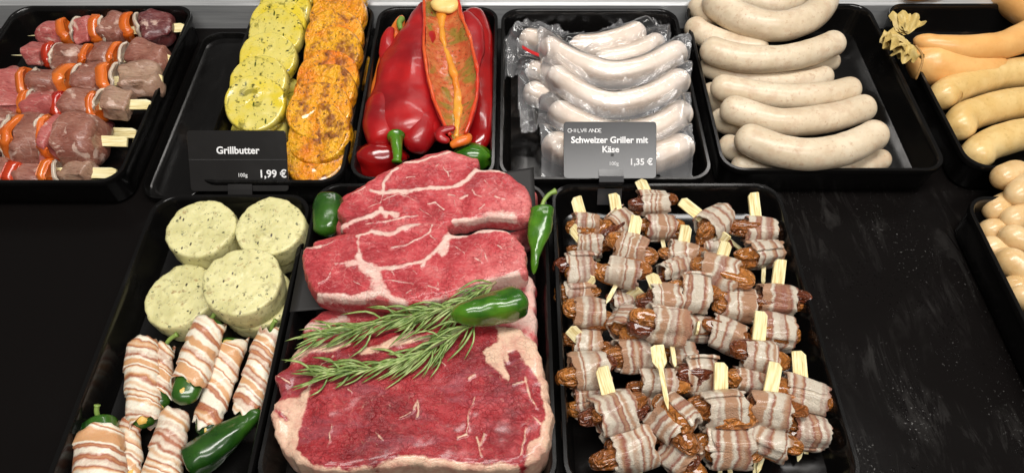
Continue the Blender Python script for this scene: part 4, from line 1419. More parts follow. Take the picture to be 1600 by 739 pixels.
W([(1126, 165), (1160, 176), (1210, 190), (1260, 190), (1310, 181), (1364, 164)], 22, "white sausage second from the front in the upper layer", 12, 0.040)
W([(1150, 208), (1185, 225), (1230, 239), (1280, 241), (1330, 229), (1380, 205)], 25, "frontmost curved white sausage, thickest and faintly pinkish", 13, 0.042)

YG = "long yellow sausages at the back right"
Y = lambda pts, r, lab, seed, z, mat=None: sausage("yellow_sausage", [(u, v, z) for u, v in pts], r, lab, "sausage", YG, mat or YELLOW_S, seed=seed, n=70)
Y([(1442, 164), (1480, 145), (1535, 124), (1590, 114), (1660, 112)], 24, "rearmost long yellow sausage, lying against the tied orange one", 21, 0.026)
Y([(1466, 212), (1505, 186), (1555, 168), (1610, 160), (1680, 160)], 24, "middle long yellow sausage between two others", 22, 0.024)
Y([(1498, 256), (1535, 232), (1582, 214), (1630, 207), (1690, 207)], 25, "frontmost long yellow sausage at the tray's front edge", 23, 0.022)
o, path, r = sausage("ring_sausage", [(1420, 82, 0.036), (1450, 97, 0.034), (1500, 112, 0.026), (1570, 118, 0.02)], 34, "thick orange ring sausage end tied with string at the left", "sausage", None, ORANGE_S, seed=24, n=60, taper=[0.72, 1, 1, 1, 1, 1])
tied = o
o2, _, _ = sausage("ring_sausage", [(1428, 62, 0.05), (1470, 72, 0.05), (1520, 76, 0.048), (1570, 70, 0.046), (1640, 40, 0.044)], 22, "orange sausage arm curving up to the right behind the tied end", "sausage", None, ORANGE_S, seed=25, n=60, taper=[0.5, 0.85, 1, 1, 1.1, 1.1])
sausage("ring_sausage", [(1560, -40, 0.04), (1585, -5, 0.04), (1630, 25, 0.04), (1680, 40, 0.04)], 30, "orange sausage bend entering from the top right corner", "sausage", None, ORANGE_S, seed=26)
sausage("ring_sausage", [(1412, -14, 0.045), (1440, -12, 0.045), (1480, -22, 0.045)], 14, "orange sausage tip at the top edge above the ruffled casing", "sausage", None, ORANGE_S, seed=27)
# string loop round the tied end, and the gathered dry casing
sp = [P(1431, 72, 0.066), P(1440, 84, 0.066), P(1441, 98, 0.064), P(1436, 112, 0.058), P(1431, 124, 0.05)]
V, Fc = sweep(spl(sp, 30), 0.0011, m=8)
make("tie_string", V, Fc, STRING, tied)


def ruffle(u, v, z, du, dv, ln, label, seed, parent=None, petals=7, wd=1.0):
    r = np.random.default_rng(seed)
    c = P(u, v, z)
    e = P(u + du, v + dv, z + 0.006)
    d = (e - c) / np.linalg.norm(e - c)
    parts = []
    for k in range(petals):
        a = (k / (petals - 1) - 0.5) * 2.0 * wd + r.uniform(-0.15, 0.15)
        dd = np.array([d[0] * math.cos(a) - d[1] * math.sin(a), d[0] * math.sin(a) + d[1] * math.cos(a), r.uniform(0.0, 0.5)])
        dd /= np.linalg.norm(dd)
        sd = np.cross(dd, [0, 0, 1])
        sd /= np.linalg.norm(sd)
        up = np.cross(sd, dd)
        n, m = 12, 11
        L = ln * r.uniform(0.7, 1.15)
        W_ = ln * 0.42
        V = []
        for i in range(n):
            t = i / (n - 1)
            for j in range(m):
                q = (j / (m - 1) - 0.5) * 2
                V.append(c + dd * L * t * (1 - 0.15 * q * q) + sd * q * W_ * (0.15 + t ** 0.8 * 0.75) + up * (0.18 * ln * math.sin(q * 4.5 + k * 2 + t * 3) * t + 0.10 * ln * math.sin(t * 5 + k)))
        V = np.array(V)
        V += 0.0012 * np.c_[vn(V, 180, seed + k), vn(V, 180, seed + k + 1), vn(V, 180, seed + k + 2)]
        f = grid_faces(n, m, wrap=False)
        V2 = V - up * 0.0003
        N = len(V)
        parts.append((np.vstack([V, V2]), f + [tuple(N + i for i in reversed(x)) for x in f]))
    V, Fc = merge(parts)
    return make("ruffled_casing", V, Fc, CASING, parent)


ruffle(1420, 72, 0.052, -26, 0, 0.026, "", 3, tied, 8, 1.0)
o = ruffle(1416, 52, 0.056, -2, -40, 0.026, "", 8, None, 5, 0.45)
o.name = "dry_casing_end"
tag(o, "dry yellowish casing end hanging down at the top edge above the tied sausage", "sausage casing")

SG = "small round sausages at the right edge"
for k, (u, v, du, dv, r, z, lab) in enumerate([
        (1578, 274, 10, -4, 21, 0.036, "small sausage on top at the rear, pale peach, just below the yellow sausages"),
        (1600, 292, 12, -12, 19, 0.040, "small sausage on top at the rear, cut by the picture's right edge"),
        (1566, 322, 12, -6, 19, 0.026, "small sausage second from the rear along the left"),
        (1594, 338, 12, -5, 20, 0.030, "small sausage at the right edge under the rear top ones"),
        (1557, 360, 10, 0, 19, 0.020, "small sausage low at the left tray wall, dull brownish"),
        (1560, 390, 14, 3, 20, 0.018, "small sausage low at the left, greenish yellow, in front of the dull one"),
        (1593, 374, 12, 5, 20, 0.030, "small sausage with a puckered end at the right edge, halfway down"),
        (1590, 416, 14, 10, 22, 0.026, "small sausage with a reddish left end, lower middle of the pile"),
        (1596, 452, 12, 4, 20, 0.022, "small sausage deep in the pile below the reddish ended one"),
        (1604, 466, 10, 6, 19, 0.024, "frontmost small sausage, cut by the picture's right edge"),
        (1640, 320, 14, 4, 20, 0.040, None), (1640, 400, 14, 4, 20, 0.04, None), (1640, 440, 14, 4, 20, 0.03, None)]):
    if lab is None:
        continue
    a = (u - du, v - dv, z)
    b = (u + du, v + dv, z)
    ppm = pxm(u, v, z)
    q = np.array([P(*a), P(*b)])
    d = (q[1] - q[0]) / np.linalg.norm(q[1] - q[0])
    rr = r / ppm
    path = np.array([q[0] - d * rr * 0.9, (q[0] + q[1]) / 2, q[1] + d * rr * 0.9])
    path, s, L = ends_dense(spl(path, 60), rr, 36)
    rad = rr * np.sqrt(np.clip(1 - (1 - np.clip(np.minimum(s, L - s) / (rr * 1.15), 0, 1)) ** 2.0, 0.002, 1))
    V, Fc = sweep(path, rad, m=24)
    V = displace(V, Fc, rr * 0.05 * fbm(V, 40, k, 3))
    tag(make("small_sausage", V, Fc, MINI_S), lab, "sausage", SG)

# ------------------------------------------------------------------ vacuum packed sausages
VG = "pale sausages inside the vacuum bags"
packs = []


def vac(pts, r, lab, seed):
    o, path, rr = sausage("pale_sausage", pts, r, lab, "sausage", VG, VAC_S, seed=seed)
    return (path, rr)


front = [vac([(u, v, 0.040) for u, v in [(848, 68), (872, 86), (911, 106), (955, 118), (1002, 110), (1040, 92), (1068, 76)]], 21, "rearmost pale sausage in the front vacuum bag, strongly curved", 41),
         vac([(u, v, 0.038) for u, v in [(860, 112), (885, 134), (925, 158), (968, 164), (1020, 150), (1072, 120)]], 21, "second pale sausage from the rear in the front vacuum bag", 42),
         vac([(u, v, 0.036) for u, v in [(862, 168), (890, 188), (935, 208), (985, 212), (1037, 196), (1074, 168)]], 22, "third pale sausage from the rear in the front vacuum bag", 43),
         vac([(u, v, 0.036) for u, v in [(852, 220), (890, 240), (940, 252), (1000, 252), (1050, 238), (1076, 220)]], 24, "foremost pale sausage in the front vacuum bag, behind the price sign", 44)]
back = [vac([(u, v, 0.026) for u, v in [(890, 74), (930, 72), (970, 62), (1006, 47)]], 19, "pale sausage of the rear vacuum bag, its right part showing highest", 45),
        vac([(u, v, 0.022) for u, v in [(930, 98), (990, 86), (1034, 62)]], 17, "pale sausage end in the rear vacuum bag, right beside the upper one", 46),
        vac([(u, v, 0.026) for u, v in [(812, 58), (840, 66), (880, 78)]], 18, "pale sausage end in the rear vacuum bag above the red print", 47),
        vac([(u, v, 0.022) for u, v in [(824, 106), (850, 116), (890, 130)]], 17, "pale sausage end in the rear vacuum bag, middle of the left side", 48),
        vac([(u, v, 0.022) for u, v in [(820, 140), (850, 152), (890, 165)]], 20, "pale sausage end in the rear vacuum bag, front of the left side", 49)]


def bag(outline, zed, sausages, label, seed, nx=190, ny=190, wr=0.0022, base=0.010):
    poly = Pp(outline, zed)[:, :2]
    lo, hi = poly.min(0), poly.max(0)
    X, Yy = np.meshgrid(np.linspace(lo[0], hi[0], nx), np.linspace(lo[1], hi[1], ny), indexing='ij')
    p = np.c_[X.ravel(), Yy.ravel()]
    top = np.full(len(p), base)
    for path, r in sausages:
        pts = spl(path[::2], 240)
        d2 = ((p[:, None, :] - pts[None, :, :2]) ** 2).sum(-1)
        k = np.argmin(d2, 1)
        rr = r * 1.03
        hgt = pts[k, 2] + np.sqrt(np.clip(rr * rr - d2[np.arange(len(p)), k], 0, None)) + 0.0010
        top = np.where(d2.min(1) < rr * rr, np.maximum(top, hgt), top)
    h = top.reshape(nx, ny)
    floor_ = h.copy()
    for it in range(110):
        g = np.pad(h, 1, mode='edge')
        bl = (g[:-2, 1:-1] + g[2:, 1:-1] + g[1:-1, :-2] + g[1:-1, 2:] + 4 * g[1:-1, 1:-1]) / 8
        h = np.maximum(floor_, bl)
    p3 = np.c_[p, np.zeros(len(p))]
    free = np.clip((h - floor_).ravel() / 0.006, 0.0, 1.0)
    ed = sdist(p, poly)
    nearb = np.clip(1 - ed / 0.02, 0, 1)
    warp = p3 + 0.010 * np.c_[vn(p3, 45, seed), vn(p3, 45, seed + 1), np.zeros(len(p))]
    rid = (1 - np.abs(vn(warp * [1.0, 0.55, 1], 70, seed + 2))) ** 3 + 0.6 * (1 - np.abs(vn(warp[:, [1, 0, 2]] * [0.6, 1.0, 1], 110, seed + 4))) ** 3
    z = h.ravel() + wr * (rid - 0.3) * np.maximum(0.03 + 0.9 * np.maximum(free, nearb), 0.03) + 0.0008 * fbm(p3, 60, seed, 2)
    z = np.maximum(z, floor_.ravel() + 0.0002)
    V = np.c_[p, z]
    keep = ed > 0
    Fc = [f for f in grid_faces(nx, ny, wrap=False) if all(keep[i] for i in f)]
    used = sorted({i for f in Fc for i in f})
    mp = {k: i for i, k in enumerate(used)}
    V = V[used]
    Fc = [tuple(mp[i] for i in reversed(f)) for f in Fc]
    o = make("vacuum_bag", V, Fc, FILM, attrs={'loose': np.maximum(free, nearb)[used]})
    if len(o.data.polygons) and np.mean([q.normal.z for q in o.data.polygons[:200]]) < 0:
        o.data.flip_normals()
    tag(o, label, "vacuum bag", "clear vacuum bags of pale sausages")
    return o


bb = bag([(786, 62), (800, 48), (832, 22), (866, 36), (905, 50), (938, 50), (960, 28), (1000, 28), (1046, 18), (1048, 60), (1040, 100), (900, 200), (856, 200), (814, 202), (808, 150), (808, 118), (792, 112)], 0.026, back,
         "rear clear vacuum bag with red print, sticking out behind and left", 5, wr=0.0075, base=0.020)
bag([(838, 34), (866, 44), (905, 62), (950, 82), (1000, 78), (1040, 52), (1070, 46), (1076, 90), (1078, 120), (1074, 150), (1078, 190), (1078, 225), (1092, 262), (1085, 274), (1040, 270), (990, 266), (940, 272), (890, 270), (845, 272), (846, 240), (838, 200), (842, 150), (845, 110), (838, 70)], 0.038, front,
    "front clear vacuum bag of four pale sausages behind the glossy price sign", 9, wr=0.0050, base=0.014)
# the red print on the rear bag
q = np.array([P(u, v, 0.0465) for u, v in [(815, 71), (828, 77), (840, 81), (840, 86), (827, 82), (815, 76)]])
q = np.array([P(u, v, z) for u, v, z in [(816, 71, .046), (828, 78, .045), (842, 84, .043), (842, 89, .043), (828, 83, .045), (816, 76, .046)]])
V = np.vstack([q, q - [0, 0, 0.0004]])
make("red_print", V, [(0, 1, 4, 5), (1, 2, 3, 4), (11, 10, 7, 6), (10, 9, 8, 7)], RED_L, bb)

# ------------------------------------------------------------------ potato slices


def disc(name, u, v, z, r, th, tilt, roll, mat, label, group, seed, sq=1.0, yaw=0.0):
    c = P(u, v, z)
    m = 60
    rings = []
    for rr, zz in [(x, 0.0) for x in np.linspace(0.03, 0.93, 18)] + [(0.955, -0.0006), (0.98, -0.0018), (0.997, -0.0036), (1.0, -0.006), (1.0, -th + 0.002), (0.985, -th + 0.0006), (0.94, -th)]:
        a = np.linspace(0, 2 * np.pi, m, endpoint=False)
        rings.append(np.c_[rr * r * np.cos(a), rr * r * np.sin(a) * sq, np.full(m, zz)])
    V, Fc = ringmesh(rings)
    Fc = [tuple(reversed(f)) for f in Fc]
    dirn = V[:, :2] / (np.linalg.norm(V[:, :2], axis=1)[:, None] + 1e-6)
    V[:, :2] *= (1 + 0.030 * fbm(np.c_[dirn * 0.03, np.zeros(len(V))], 40, seed, 2))[:, None]
    V[:, 2] += 0.0010 * fbm(V, 40, seed, 3) + 0.0004 * fbm(V, 160, seed, 2)
    R = np.array((Matrix.Rotation(tilt, 3, 'X') @ Matrix.Rotation(roll, 3, 'Y') @ Matrix.Rotation(yaw, 3, 'Z')).transposed())
    o = make(name, V @ R + c, Fc, mat)
    tag(o, label, "potato slice", group)


PG = "herb potato slices in the left row"
rows = [(447, -8, 0.050, "rearmost herb potato slice, cut by the picture's top edge"), (441, 14, 0.050, "second herb potato slice from the rear with a dark herb clump"), (433, 34, 0.046, "third herb potato slice from the rear, mostly covered"),
        (429, 51, 0.046, "fourth herb potato slice from the rear, bright yellow"), (417, 88, 0.044, "herb potato slice in the middle of the left row, pale with a rosemary fleck"), (402, 127, 0.043, "herb potato slice second from the front"),
        (397, 160, 0.047, "frontmost whole herb potato slice in the left row"), (402, 200, 0.022, "herb potato slice lying flat in oil behind the Grillbutter sign"), (440, 150, 0.016, "herb potato slice lying low between the two rows")]
for k, (u, v, z, lab) in enumerate(rows):
    disc("potato_slice", u, v, z, 0.0285 if k < 7 else 0.027, 0.0125, 0.42 if k < 7 else 0.1, (-1) ** k * 0.06, POT_G, lab, PG, 50 + k, yaw=k * 1.3)
OG = "paprika potato slices in the right row"
rows = [(530, -12, 0.052, "rearmost paprika potato slice at the picture's top edge"), (526, 20, 0.052, "second paprika potato slice from the rear with a brown spice clump"), (521, 54, 0.050, "third paprika potato slice from the rear, mostly covered"),
        (516, 82, 0.050, "fourth paprika potato slice from the rear, bright orange"), (510, 118, 0.047, "paprika potato slice fifth from the rear, mostly covered"), (505, 142, 0.047, "paprika potato slice in the middle, under a broad one"),
        (497, 172, 0.046, "broad paprika potato slice third from the front"), (496, 208, 0.038, "paprika potato slice second from the front, wet with dark marinade"), (492, 240, 0.028, "frontmost paprika potato slice, glistening beside the Grillbutter sign"),
        (545, 110, 0.016, "paprika potato slice lying low along the tray wall, pale edge"), (520, 225, 0.014, "paprika potato slice lying low at the front right in oil")]
for k, (u, v, z, lab) in enumerate(rows):
    disc("potato_slice", u, v, z, 0.0300 if k < 9 else 0.027, 0.013, 0.36 if k < 9 else 0.1, (-1) ** k * 0.08 - 0.05, POT_O, lab, OG, 70 + k, yaw=k * 0.9)

# ------------------------------------------------------------------ red peppers
RG = "pointed red peppers in their tray"


def body(pts, wpx, hk, z, seed, n=60, m=44, lob=0.0, ang0=0.0, amp=0.0012):
    path = spl([P(p[0], p[1], p[2]) for p in pts], n)
    u = np.mean([p[0] for p in pts])
    v = np.mean([p[1] for p in pts])
    ppm = pxm(u, v, z)
    rad = np.interp(np.linspace(0, 1, n), np.linspace(0, 1, len(wpx)), wpx) / 2 / ppm
    tt = np.linspace(0, 1, n)
    cap = np.sqrt(np.clip(1 - np.clip(1 - tt / 0.05, 0, 1) ** 2, 0.01, 1)) * np.sqrt(np.clip(1 - np.clip(1 - (1 - tt) / 0.10, 0, 1) ** 2, 0.02, 1))
    V, Fc = sweep(path, rad * cap, rad * cap * hk, m=m, shape=lambda t, ph: 1 + lob * np.cos(3 * ph + ang0) * t)
    V = displace(V, Fc, amp * fbm(V, 22, seed, 3) + 0.7 * amp * vn(V * [1, 0.25, 1], 75, seed + 4))
    return V, Fc


t1 = empty("red_pepper", tuple(P(640, 150, 0.02)), "large glossy red pointed pepper lying broad end to the front", "pepper", RG)
V, Fc = body([(664, 2, 0.050), (656, 40, 0.046), (646, 90, 0.042), (638, 150, 0.040), (630, 222, 0.038)], [14, 46, 78, 104, 116, 116, 108], 0.42, 0.04, 3, lob=0.10, ang0=0.6, amp=0.0034)
make("pepper_body", V, Fc, RED, t1)
for pts, wd in (([(604, 140, 0.034), (598, 180, 0.036), (597, 208, 0.037), (604, 226, 0.035)], [30, 60, 62, 44]), ([(654, 140, 0.034), (658, 185, 0.036), (654, 214, 0.037), (643, 236, 0.035)], [30, 62, 60, 36])):
    V, Fc = body(pts, wd, 0.9, 0.042, 5, n=30, m=20)
    make("shoulder_lobe", V, Fc, RED, t1)
V, Fc = sweep(spl([P(619, 214, 0.044), P(620, 228, 0.046), P(621, 242, 0.046), P(620, 254, 0.044)], 24), np.r_[0.0085, 0.0075, np.linspace(0.006, 0.0036, 20), 0.0045, 0.0045], m=14)
make("stem", V, Fc, GREEN, t1)
t2 = empty("red_pepper", tuple(P(610, 90, 0.012)), "opened pepper with curled orange edge peeping out at the left", "pepper", RG)
V, Fc = body([(628, 24, 0.040), (616, 60, 0.036), (600, 110, 0.030), (588, 160, 0.024), (580, 205, 0.016)], [10, 26, 30, 30, 26, 12], 0.5, 0.03, 8, amp=0.002)
make("pepper_body", V, Fc, RED_O, t2)
V, Fc = body([(612, 44, 0.044), (606, 58, 0.044), (603, 80, 0.042), (598, 110, 0.036)], [8, 22, 26, 10], 0.5, 0.04, 9, n=30, m=20, amp=0.002)
make("torn_flap", V, Fc, RED, t2)
V, Fc = sweep(spl([P(628, 30, 0.046), P(624, 36, 0.047), P(626, 46, 0.046)], 14), np.linspace(0.0035, 0.0025, 14), m=10)
make("stem", V, Fc, STEM, t2)
t4 = empty("red_pepper", tuple(P(740, 140, 0.012)), "darker red pepper along the right tray wall behind the open half", "pepper", RG)
V, Fc = body([(735, 14, 0.036), (744, 40, 0.032), (748, 100, 0.028), (748, 170, 0.026), (744, 236, 0.024)], [34, 52, 46, 46, 50, 44], 0.62, 0.03, 11, lob=0.05)
make("pepper_body", V, Fc, RED_D, t4)
V, Fc = body([(724, 20, 0.044), (734, 40, 0.044), (738, 76, 0.042), (736, 120, 0.038)], [20, 36, 34, 10], 0.6, 0.04, 13, n=36, m=24, amp=0.0015)
make("torn_flap", V, Fc, RED, t4)
t5 = empty("red_pepper", tuple(P(590, 252, 0.006)), "small dark red pepper end with strong highlights at the front left corner", "pepper", RG)
V, Fc = ICO4
V = V * [0.024, 0.0185, 0.017] * (1 + 0.10 * np.cos(3 * np.arctan2(V[:, 2], V[:, 1]) + 0.5))[:, None] + P(594, 250, 0.022)
V = displace(V, Fc, 0.0016 * fbm(V, 50, 15, 3))
make("pepper_body", V, Fc, RED_D, t5)
o = empty("green_pepper", tuple(P(740, 246, 0.006)), "green pepper end peeping out behind the rearmost steak at the right", "pepper", None)
V, Fc = ICO4
V = V * [0.018, 0.014, 0.014] * (1 + 0.08 * np.cos(3 * np.arctan2(V[:, 2], V[:, 1])))[:, None] + P(737, 246, 0.026)
V = displace(V, Fc, 0.0014 * fbm(V, 50, 17, 3))
make("pepper_body", V, Fc, GREEN, o)
# the open half: a boat with red rim, orange flesh, rib and herb filling
t3 = empty("red_pepper", tuple(P(705, 110, 0.03)), "open pepper half showing its orange inside, yellow rib and herb filling", "pepper", RG)
cl = spl([P(688, -14, 0.052), P(692, 30, 0.052), (P(700, 80, 0.052)), P(710, 140, 0.050), P(714, 190, 0.048), P(716, 222, 0.046)], 70)
tt, ss, uu = frames(cl)
hw = np.interp(np.linspace(0, 1, 70), [0, 0.12, 0.25, 0.45, 0.65, 0.8, 0.92, 1.0], [32, 31, 32, 40, 41, 34, 20, 6]) / pxm(705, 110, 0.05)


def trough(i0, i1, q0, q1, dep, lift, thick, name, mat, seed, m=26, scale=1.0, amp=0.0010):
    V = []
    for k in range(i0, i1):
        for j in range(m):
            q = q0 + (q1 - q0) * j / (m - 1)
            z = dep * (q * q) * hw[k] * 1.0 + lift
            V.append(cl[k] - ss[k] * q * hw[k] * scale + np.array([0, 0, z]))
    V = np.array(V)
    V[:, 2] += amp * fbm(V, 50, seed, 3)
    V[:, :2] += 0.0008 * np.c_[vn(V, 60, seed), vn(V, 60, seed + 1)]
    f = grid_faces(i1 - i0, m, wrap=False)
    V2 = V - [0, 0, thick]
    N = len(V)
    nn = i1 - i0
    rim = [i for i in range(m)] + [i * m + m - 1 for i in range(1, nn)] + [(nn - 1) * m + i for i in range(m - 2, -1, -1)] + [i * m for i in range(nn - 2, 0, -1)]
    Fc = list(f) + [tuple(N + i for i in reversed(x)) for x in f]
    for i in range(len(rim)):
        a, b = rim[i], rim[(i + 1) % len(rim)]
        Fc.append((b, a, N + a, N + b))
    o = make(name, np.vstack([V, V2]), Fc, mat, t3)
    bm = bmesh.new()
    bm.from_mesh(o.data)
    bmesh.ops.recalc_face_normals(bm, faces=bm.faces)
    bm.to_mesh(o.data)
    bm.free()


def inside_mat():
    m = M("pepper_inside_with_herbs")
    c = m.co(False)
    n1 = m.noise(c, 38, 4, 0.6, 0.5)
    n2 = m.noise(c, 120, 4, 0.65)
    col = m.mix(m.mr(n2, 0.4, 0.7), lin(186, 82, 44), lin(200, 124, 70))
    col = m.mix(m.mr(n1, 0.52, 0.61, 0, 0.85), col, lin(132, 118, 44))
    col = m.mix(m.mr(m.noise(c, 300, 4, 0.65), 0.59, 0.65, 0, 0.8), col, lin(70, 60, 16))
    m.p(Base_Color=col, Roughness=m.mr(n2, 0.3, 0.7, 0.14, 0.4), Coat_Weight=0.5, Coat_Roughness=0.08)
    m.bump(n2, 0.002, 0.8)
    return m.m


INS = inside_mat()
trough(0, 70, -1.0, 1.0, 0.55, -0.004, 0.0035, "outer_skin", RED, 3)
trough(1, 69, -0.86, 0.86, 0.55, -0.0012, 0.002, "flesh", INS, 4, m=40, amp=0.0022)
for sg in (-1, 1):
    rp = np.array([cl[k] - ss[k] * sg * hw[k] * 0.93 + np.array([0, 0, 0.55 * 0.86 * hw[k] - 0.0015]) for k in range(0, 68)])
    V, Fc = sweep(rp, 0.0019, m=10)
    V = displace(V, Fc, 0.0008 * fbm(V, 90, 5 + sg, 3))
    make("cut_edge", V, Fc, pepper_mat("cut_pepper_edge", lin(196, 44, 24), lin(214, 90, 40), 0.2, 0.4) if sg < 0 else bpy.data.materials["cut_pepper_edge"], t3)
rp = np.array([cl[k] + np.array([0, 0, -0.0005]) for k in range(10, 68)])
rp += ss[10:68] * (np.sin(np.linspace(0, 7, 58)) * 0.0024)[:, None]
V, Fc = sweep(rp, np.interp(np.linspace(0, 1, 58), [0, .2, .8, 1], [0.0055, 0.003, 0.0042, 0.002]), np.interp(np.linspace(0, 1, 58), [0, 1], [0.0026, 0.0018]), m=14)
V = displace(V, Fc, 0.0016 * fbm(V, 80, 6, 3))
make("yellow_rib", V, Fc, pepper_mat("yellow_pepper_rib", lin(212, 120, 30), lin(224, 166, 60), 0.25, 0.3), t3)
V, Fc = ICO4
V = V * [0.015, 0.012, 0.006] + P(697, 8, 0.058)
V = displace(V, Fc, 0.0022 * fbm(V, 70, 8, 3))
make("cheese_filling", V, Fc, CHEESE, t3)
V, Fc = body([(712, 200, 0.052), (690, 206, 0.050), (690, 216, 0.048), (704, 222, 0.046)], [8, 16, 18, 12], 0.8, 0.05, 21, n=30, m=18)
make("curled_tip", V, Fc, RED, t3)
V, Fc = body([(704, 228, 0.042), (716, 222, 0.044), (728, 218, 0.044), (732, 212, 0.042)], [10, 14, 14, 8], 0.8, 0.043, 22, n=30, m=18)
make("curled_flesh", V, Fc, RED_O, t3)

# ------------------------------------------------------------------ raw meat skewers
KG = "raw meat and pepper skewers on the back left tray"


def lump(c, ax, dx, dy, dz, mat, root, seed, name="meat_chunk"):
    V, Fc = ICO4
    V = np.sign(V) * np.abs(V) ** 0.5
    V = V / np.abs(V).max(0)
    V = V * np.array([dx, dy, dz]) / 2
    V = displace(V, Fc, 0.0050 * fbm(V, 42, seed, 3, 0.55) - 0.003 * np.abs(vn(V, 60, seed + 9)))
    r = np.random.default_rng(seed)
    R = np.array((rotm(ax, (r.uniform(-.3, .3), r.uniform(-.4, .2), 1)) @ Matrix.Rotation(r.uniform(-.6, .6), 3, 'X') @ Matrix.Rotation(r.uniform(-.35, .35), 3, 'Z') @ Matrix.Rotation(r.uniform(-.2, .2), 3, 'Y')).transposed())
    make(name, V @ R + c, Fc, mat, root)


def slab(c, ax, th, h, mat, root, seed, name, curve=0.3):
    """curved slice threaded on the skewer: thin along the axis, cupped"""
    n, m = 18, 18
    r = np.random.default_rng(seed)
    V, top = [], []
    for i in range(n):
        for j in range(m):
            y = (i / (n - 1) - 0.5) * 2
            z = (j / (m - 1) - 0.5) * 2
            k = 1.0 / max(1.0, math.hypot(y, z) / (max(abs(y), abs(z)) + 1e-6) * 0.86)
            V.append((curve * h * 0.5 * (y * y + z * z - 0.6), y * k * h / 2, z * k * h / 2 * 0.92))
    V = np.array(V)
    V[:, 0] += 0.0015 * fbm(V, 60, seed, 2)
    f = grid_faces(n, m, wrap=False)
    A = V.copy()
    B = V.copy()
    A[:, 0] += th / 2
    B[:, 0] -= th / 2
    N = len(V)
    Fc = list(f) + [tuple(N + i for i in reversed(x)) for x in f]
    rim = [i for i in range(m)] + [i * m + m - 1 for i in range(1, n)] + [(n - 1) * m + i for i in range(m - 2, -1, -1)] + [i * m for i in range(n - 2, 0, -1)]
    for i in range(len(rim)):
        a, b = rim[i], rim[(i + 1) % len(rim)]
        Fc.append((b, a, N + a, N + b))
    R = np.array((rotm(ax, (0, -0.2, 1)) @ Matrix.Rotation(r.uniform(-.5, .5), 3, 'X') @ Matrix.Rotation(r.uniform(-.25, .25), 3, 'Z') @ Matrix.Rotation(r.uniform(-.2, .2), 3, 'Y')).transposed())
    o = make(name, np.vstack([A, B]) @ R + c, Fc, mat, root)
    bm = bmesh.new()
    bm.from_mesh(o.data)
    bmesh.ops.recalc_face_normals(bm, faces=bm.faces)
    bmesh.ops.bevel(bm, geom=[e for e in bm.edges if e.is_manifold and e.calc_face_angle(0) > 1.0], offset=min(th * 0.3, 0.0016), segments=2, affect='EDGES')
    for fc in bm.faces:
        fc.smooth = True
    bm.to_mesh(o.data)
    bm.free()


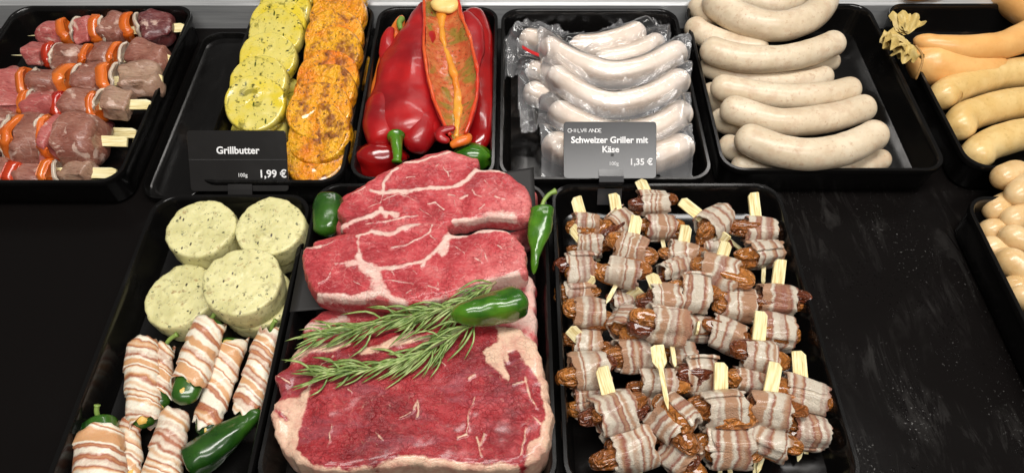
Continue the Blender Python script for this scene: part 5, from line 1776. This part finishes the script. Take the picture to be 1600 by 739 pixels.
PEP_RED = pepper_mat("red_pepper_piece", lin(170, 30, 18), lin(188, 60, 26), 0.18, 0.5)
KEB = [
    # tip, end, v height px, z, pieces (kind, u0, u1), label
    ((44, 57), (289, 44), 44, 0.022, [('m0', 76, 100), ('p', 97, 114), ('o', 112, 124), ('m0', 120, 148), ('p', 143, 162), ('o', 160, 166), ('m1', 164, 198), ('p', 192, 210), ('o', 208, 228), ('m3', 226, 272)], "rearmost meat skewer, dark red chunk beside its flat wooden end"),
    ((18, 87), (267, 93), 42, 0.026, [('m0', 45, 74), ('r', 72, 88), ('o', 84, 100), ('m1', 96, 134), ('p', 132, 142), ('m1', 140, 180), ('p', 177, 192), ('o', 190, 204), ('m1', 202, 262)], "second meat skewer from the rear, a large white onion piece near its tip"),
    ((-14, 136), (254, 124), 50, 0.036, [('m0', 0, 50), ('p', 38, 54), ('o', 52, 60), ('m1', 56, 100), ('p', 92, 118), ('o', 118, 128), ('m1', 124, 160), ('p', 157, 178), ('o', 174, 188), ('m2', 184, 246)], "third meat skewer from the rear, big greyish chunk before its flat end"),
    ((-40, 166), (236, 164), 44, 0.034, [('m0', -20, 36), ('p', 34, 48), ('o', 47, 54), ('m0', 52, 92), ('r', 88, 110), ('m1', 108, 146), ('p', 142, 158), ('o', 154, 164), ('m2', 160, 210)], "middle meat skewer with a pale shiny chunk before its flat end"),
    ((-30, 200), (213, 209), 34, 0.014, [('m1', 60, 100), ('p', 108, 130), ('m3', 136, 178)], "meat skewer lying low, almost covered, its wooden end left of the tray wall"),
    ((-60, 214), (199, 222), 70, 0.036, [('m1', -30, 18), ('o', 14, 20), ('p', 16, 36), ('m1', 33, 74), ('o', 68, 82), ('p', 80, 86), ('m0', 76, 96), ('m1', 92, 156)], "broad meat skewer second from the front with large brown chunks"),
    ((-60, 269), (182, 271), 40, 0.025, [('m1', -30, 12), ('r', 10, 36), ('m1', 34, 76), ('p', 68, 88), ('o', 84, 94), ('m2', 90, 148)], "frontmost meat skewer, stringy tan chunk before its flat wooden end"),
]
for i, (tp, en, hp, z, pcs, lab) in enumerate(KEB):
    a, b = P(*tp, z), P(*en, z)
    ax = (b - a) / np.linalg.norm(b - a)
    c0 = (a + b) / 2
    root = empty("meat_skewer", (c0[0], c0[1], z - 0.018), lab, "skewer", KG)
    sd = np.cross([0, 0, 1], ax)
    L = np.linalg.norm(b - a)
    out = [(0, 0), (0.03, 0.0016), (L - 0.075, 0.0022), (L - 0.05, 0.0046), (L - 0.004, 0.0050), (L, 0.0034), (L, -0.0046), (L - 0.05, -0.0046), (L - 0.075, -0.0022), (0.03, -0.0016)]
    face = np.array([0, -0.55, 0.83])
    sd = np.cross(face, ax)
    sd /= np.linalg.norm(sd)
    V = np.array([a + ax * x + sd * y + face * f for f in (-0.0012, 0.0012) for x, y in out])
    k = len(out)
    Fc = [tuple(range(k - 1, -1, -1)), tuple(range(k, 2 * k))] + [(j, (j + 1) % k, k + (j + 1) % k, k + j) for j in range(k)]
    make("stick", V, Fc, WOOD_X, root, flat=True)
    for j, (kd, u0, u1) in enumerate(pcs):
        um = (u0 + u1) / 2
        vm = tp[1] + (en[1] - tp[1]) * (um - tp[0]) / (en[0] - tp[0])
        c = P(um, vm + random.uniform(-3, 3), z)
        ppm = pxm(um, vm, z)
        wdt = (u1 - u0) / ppm
        hh = hp / ppm / 0.98
        sd_ = i * 20 + j
        if kd[0] == 'm':
            lump(c, ax, wdt * (1.25 if j < len(pcs) - 1 else 1.04), hh * (1.05 + 0.2 * random.random()), hh * 0.85, PORKS[int(kd[1])], root, sd_)
        elif kd == 'o':
            slab(c, ax, 0.0035, hh * 0.98, ONION, root, sd_, "onion_piece", 0.22)
        else:
            slab(c, ax, max(wdt * 0.85, 0.008), hh * 1.0, PEP_CUT if kd == 'p' else PEP_RED, root, sd_, "pepper_piece", 0.18)
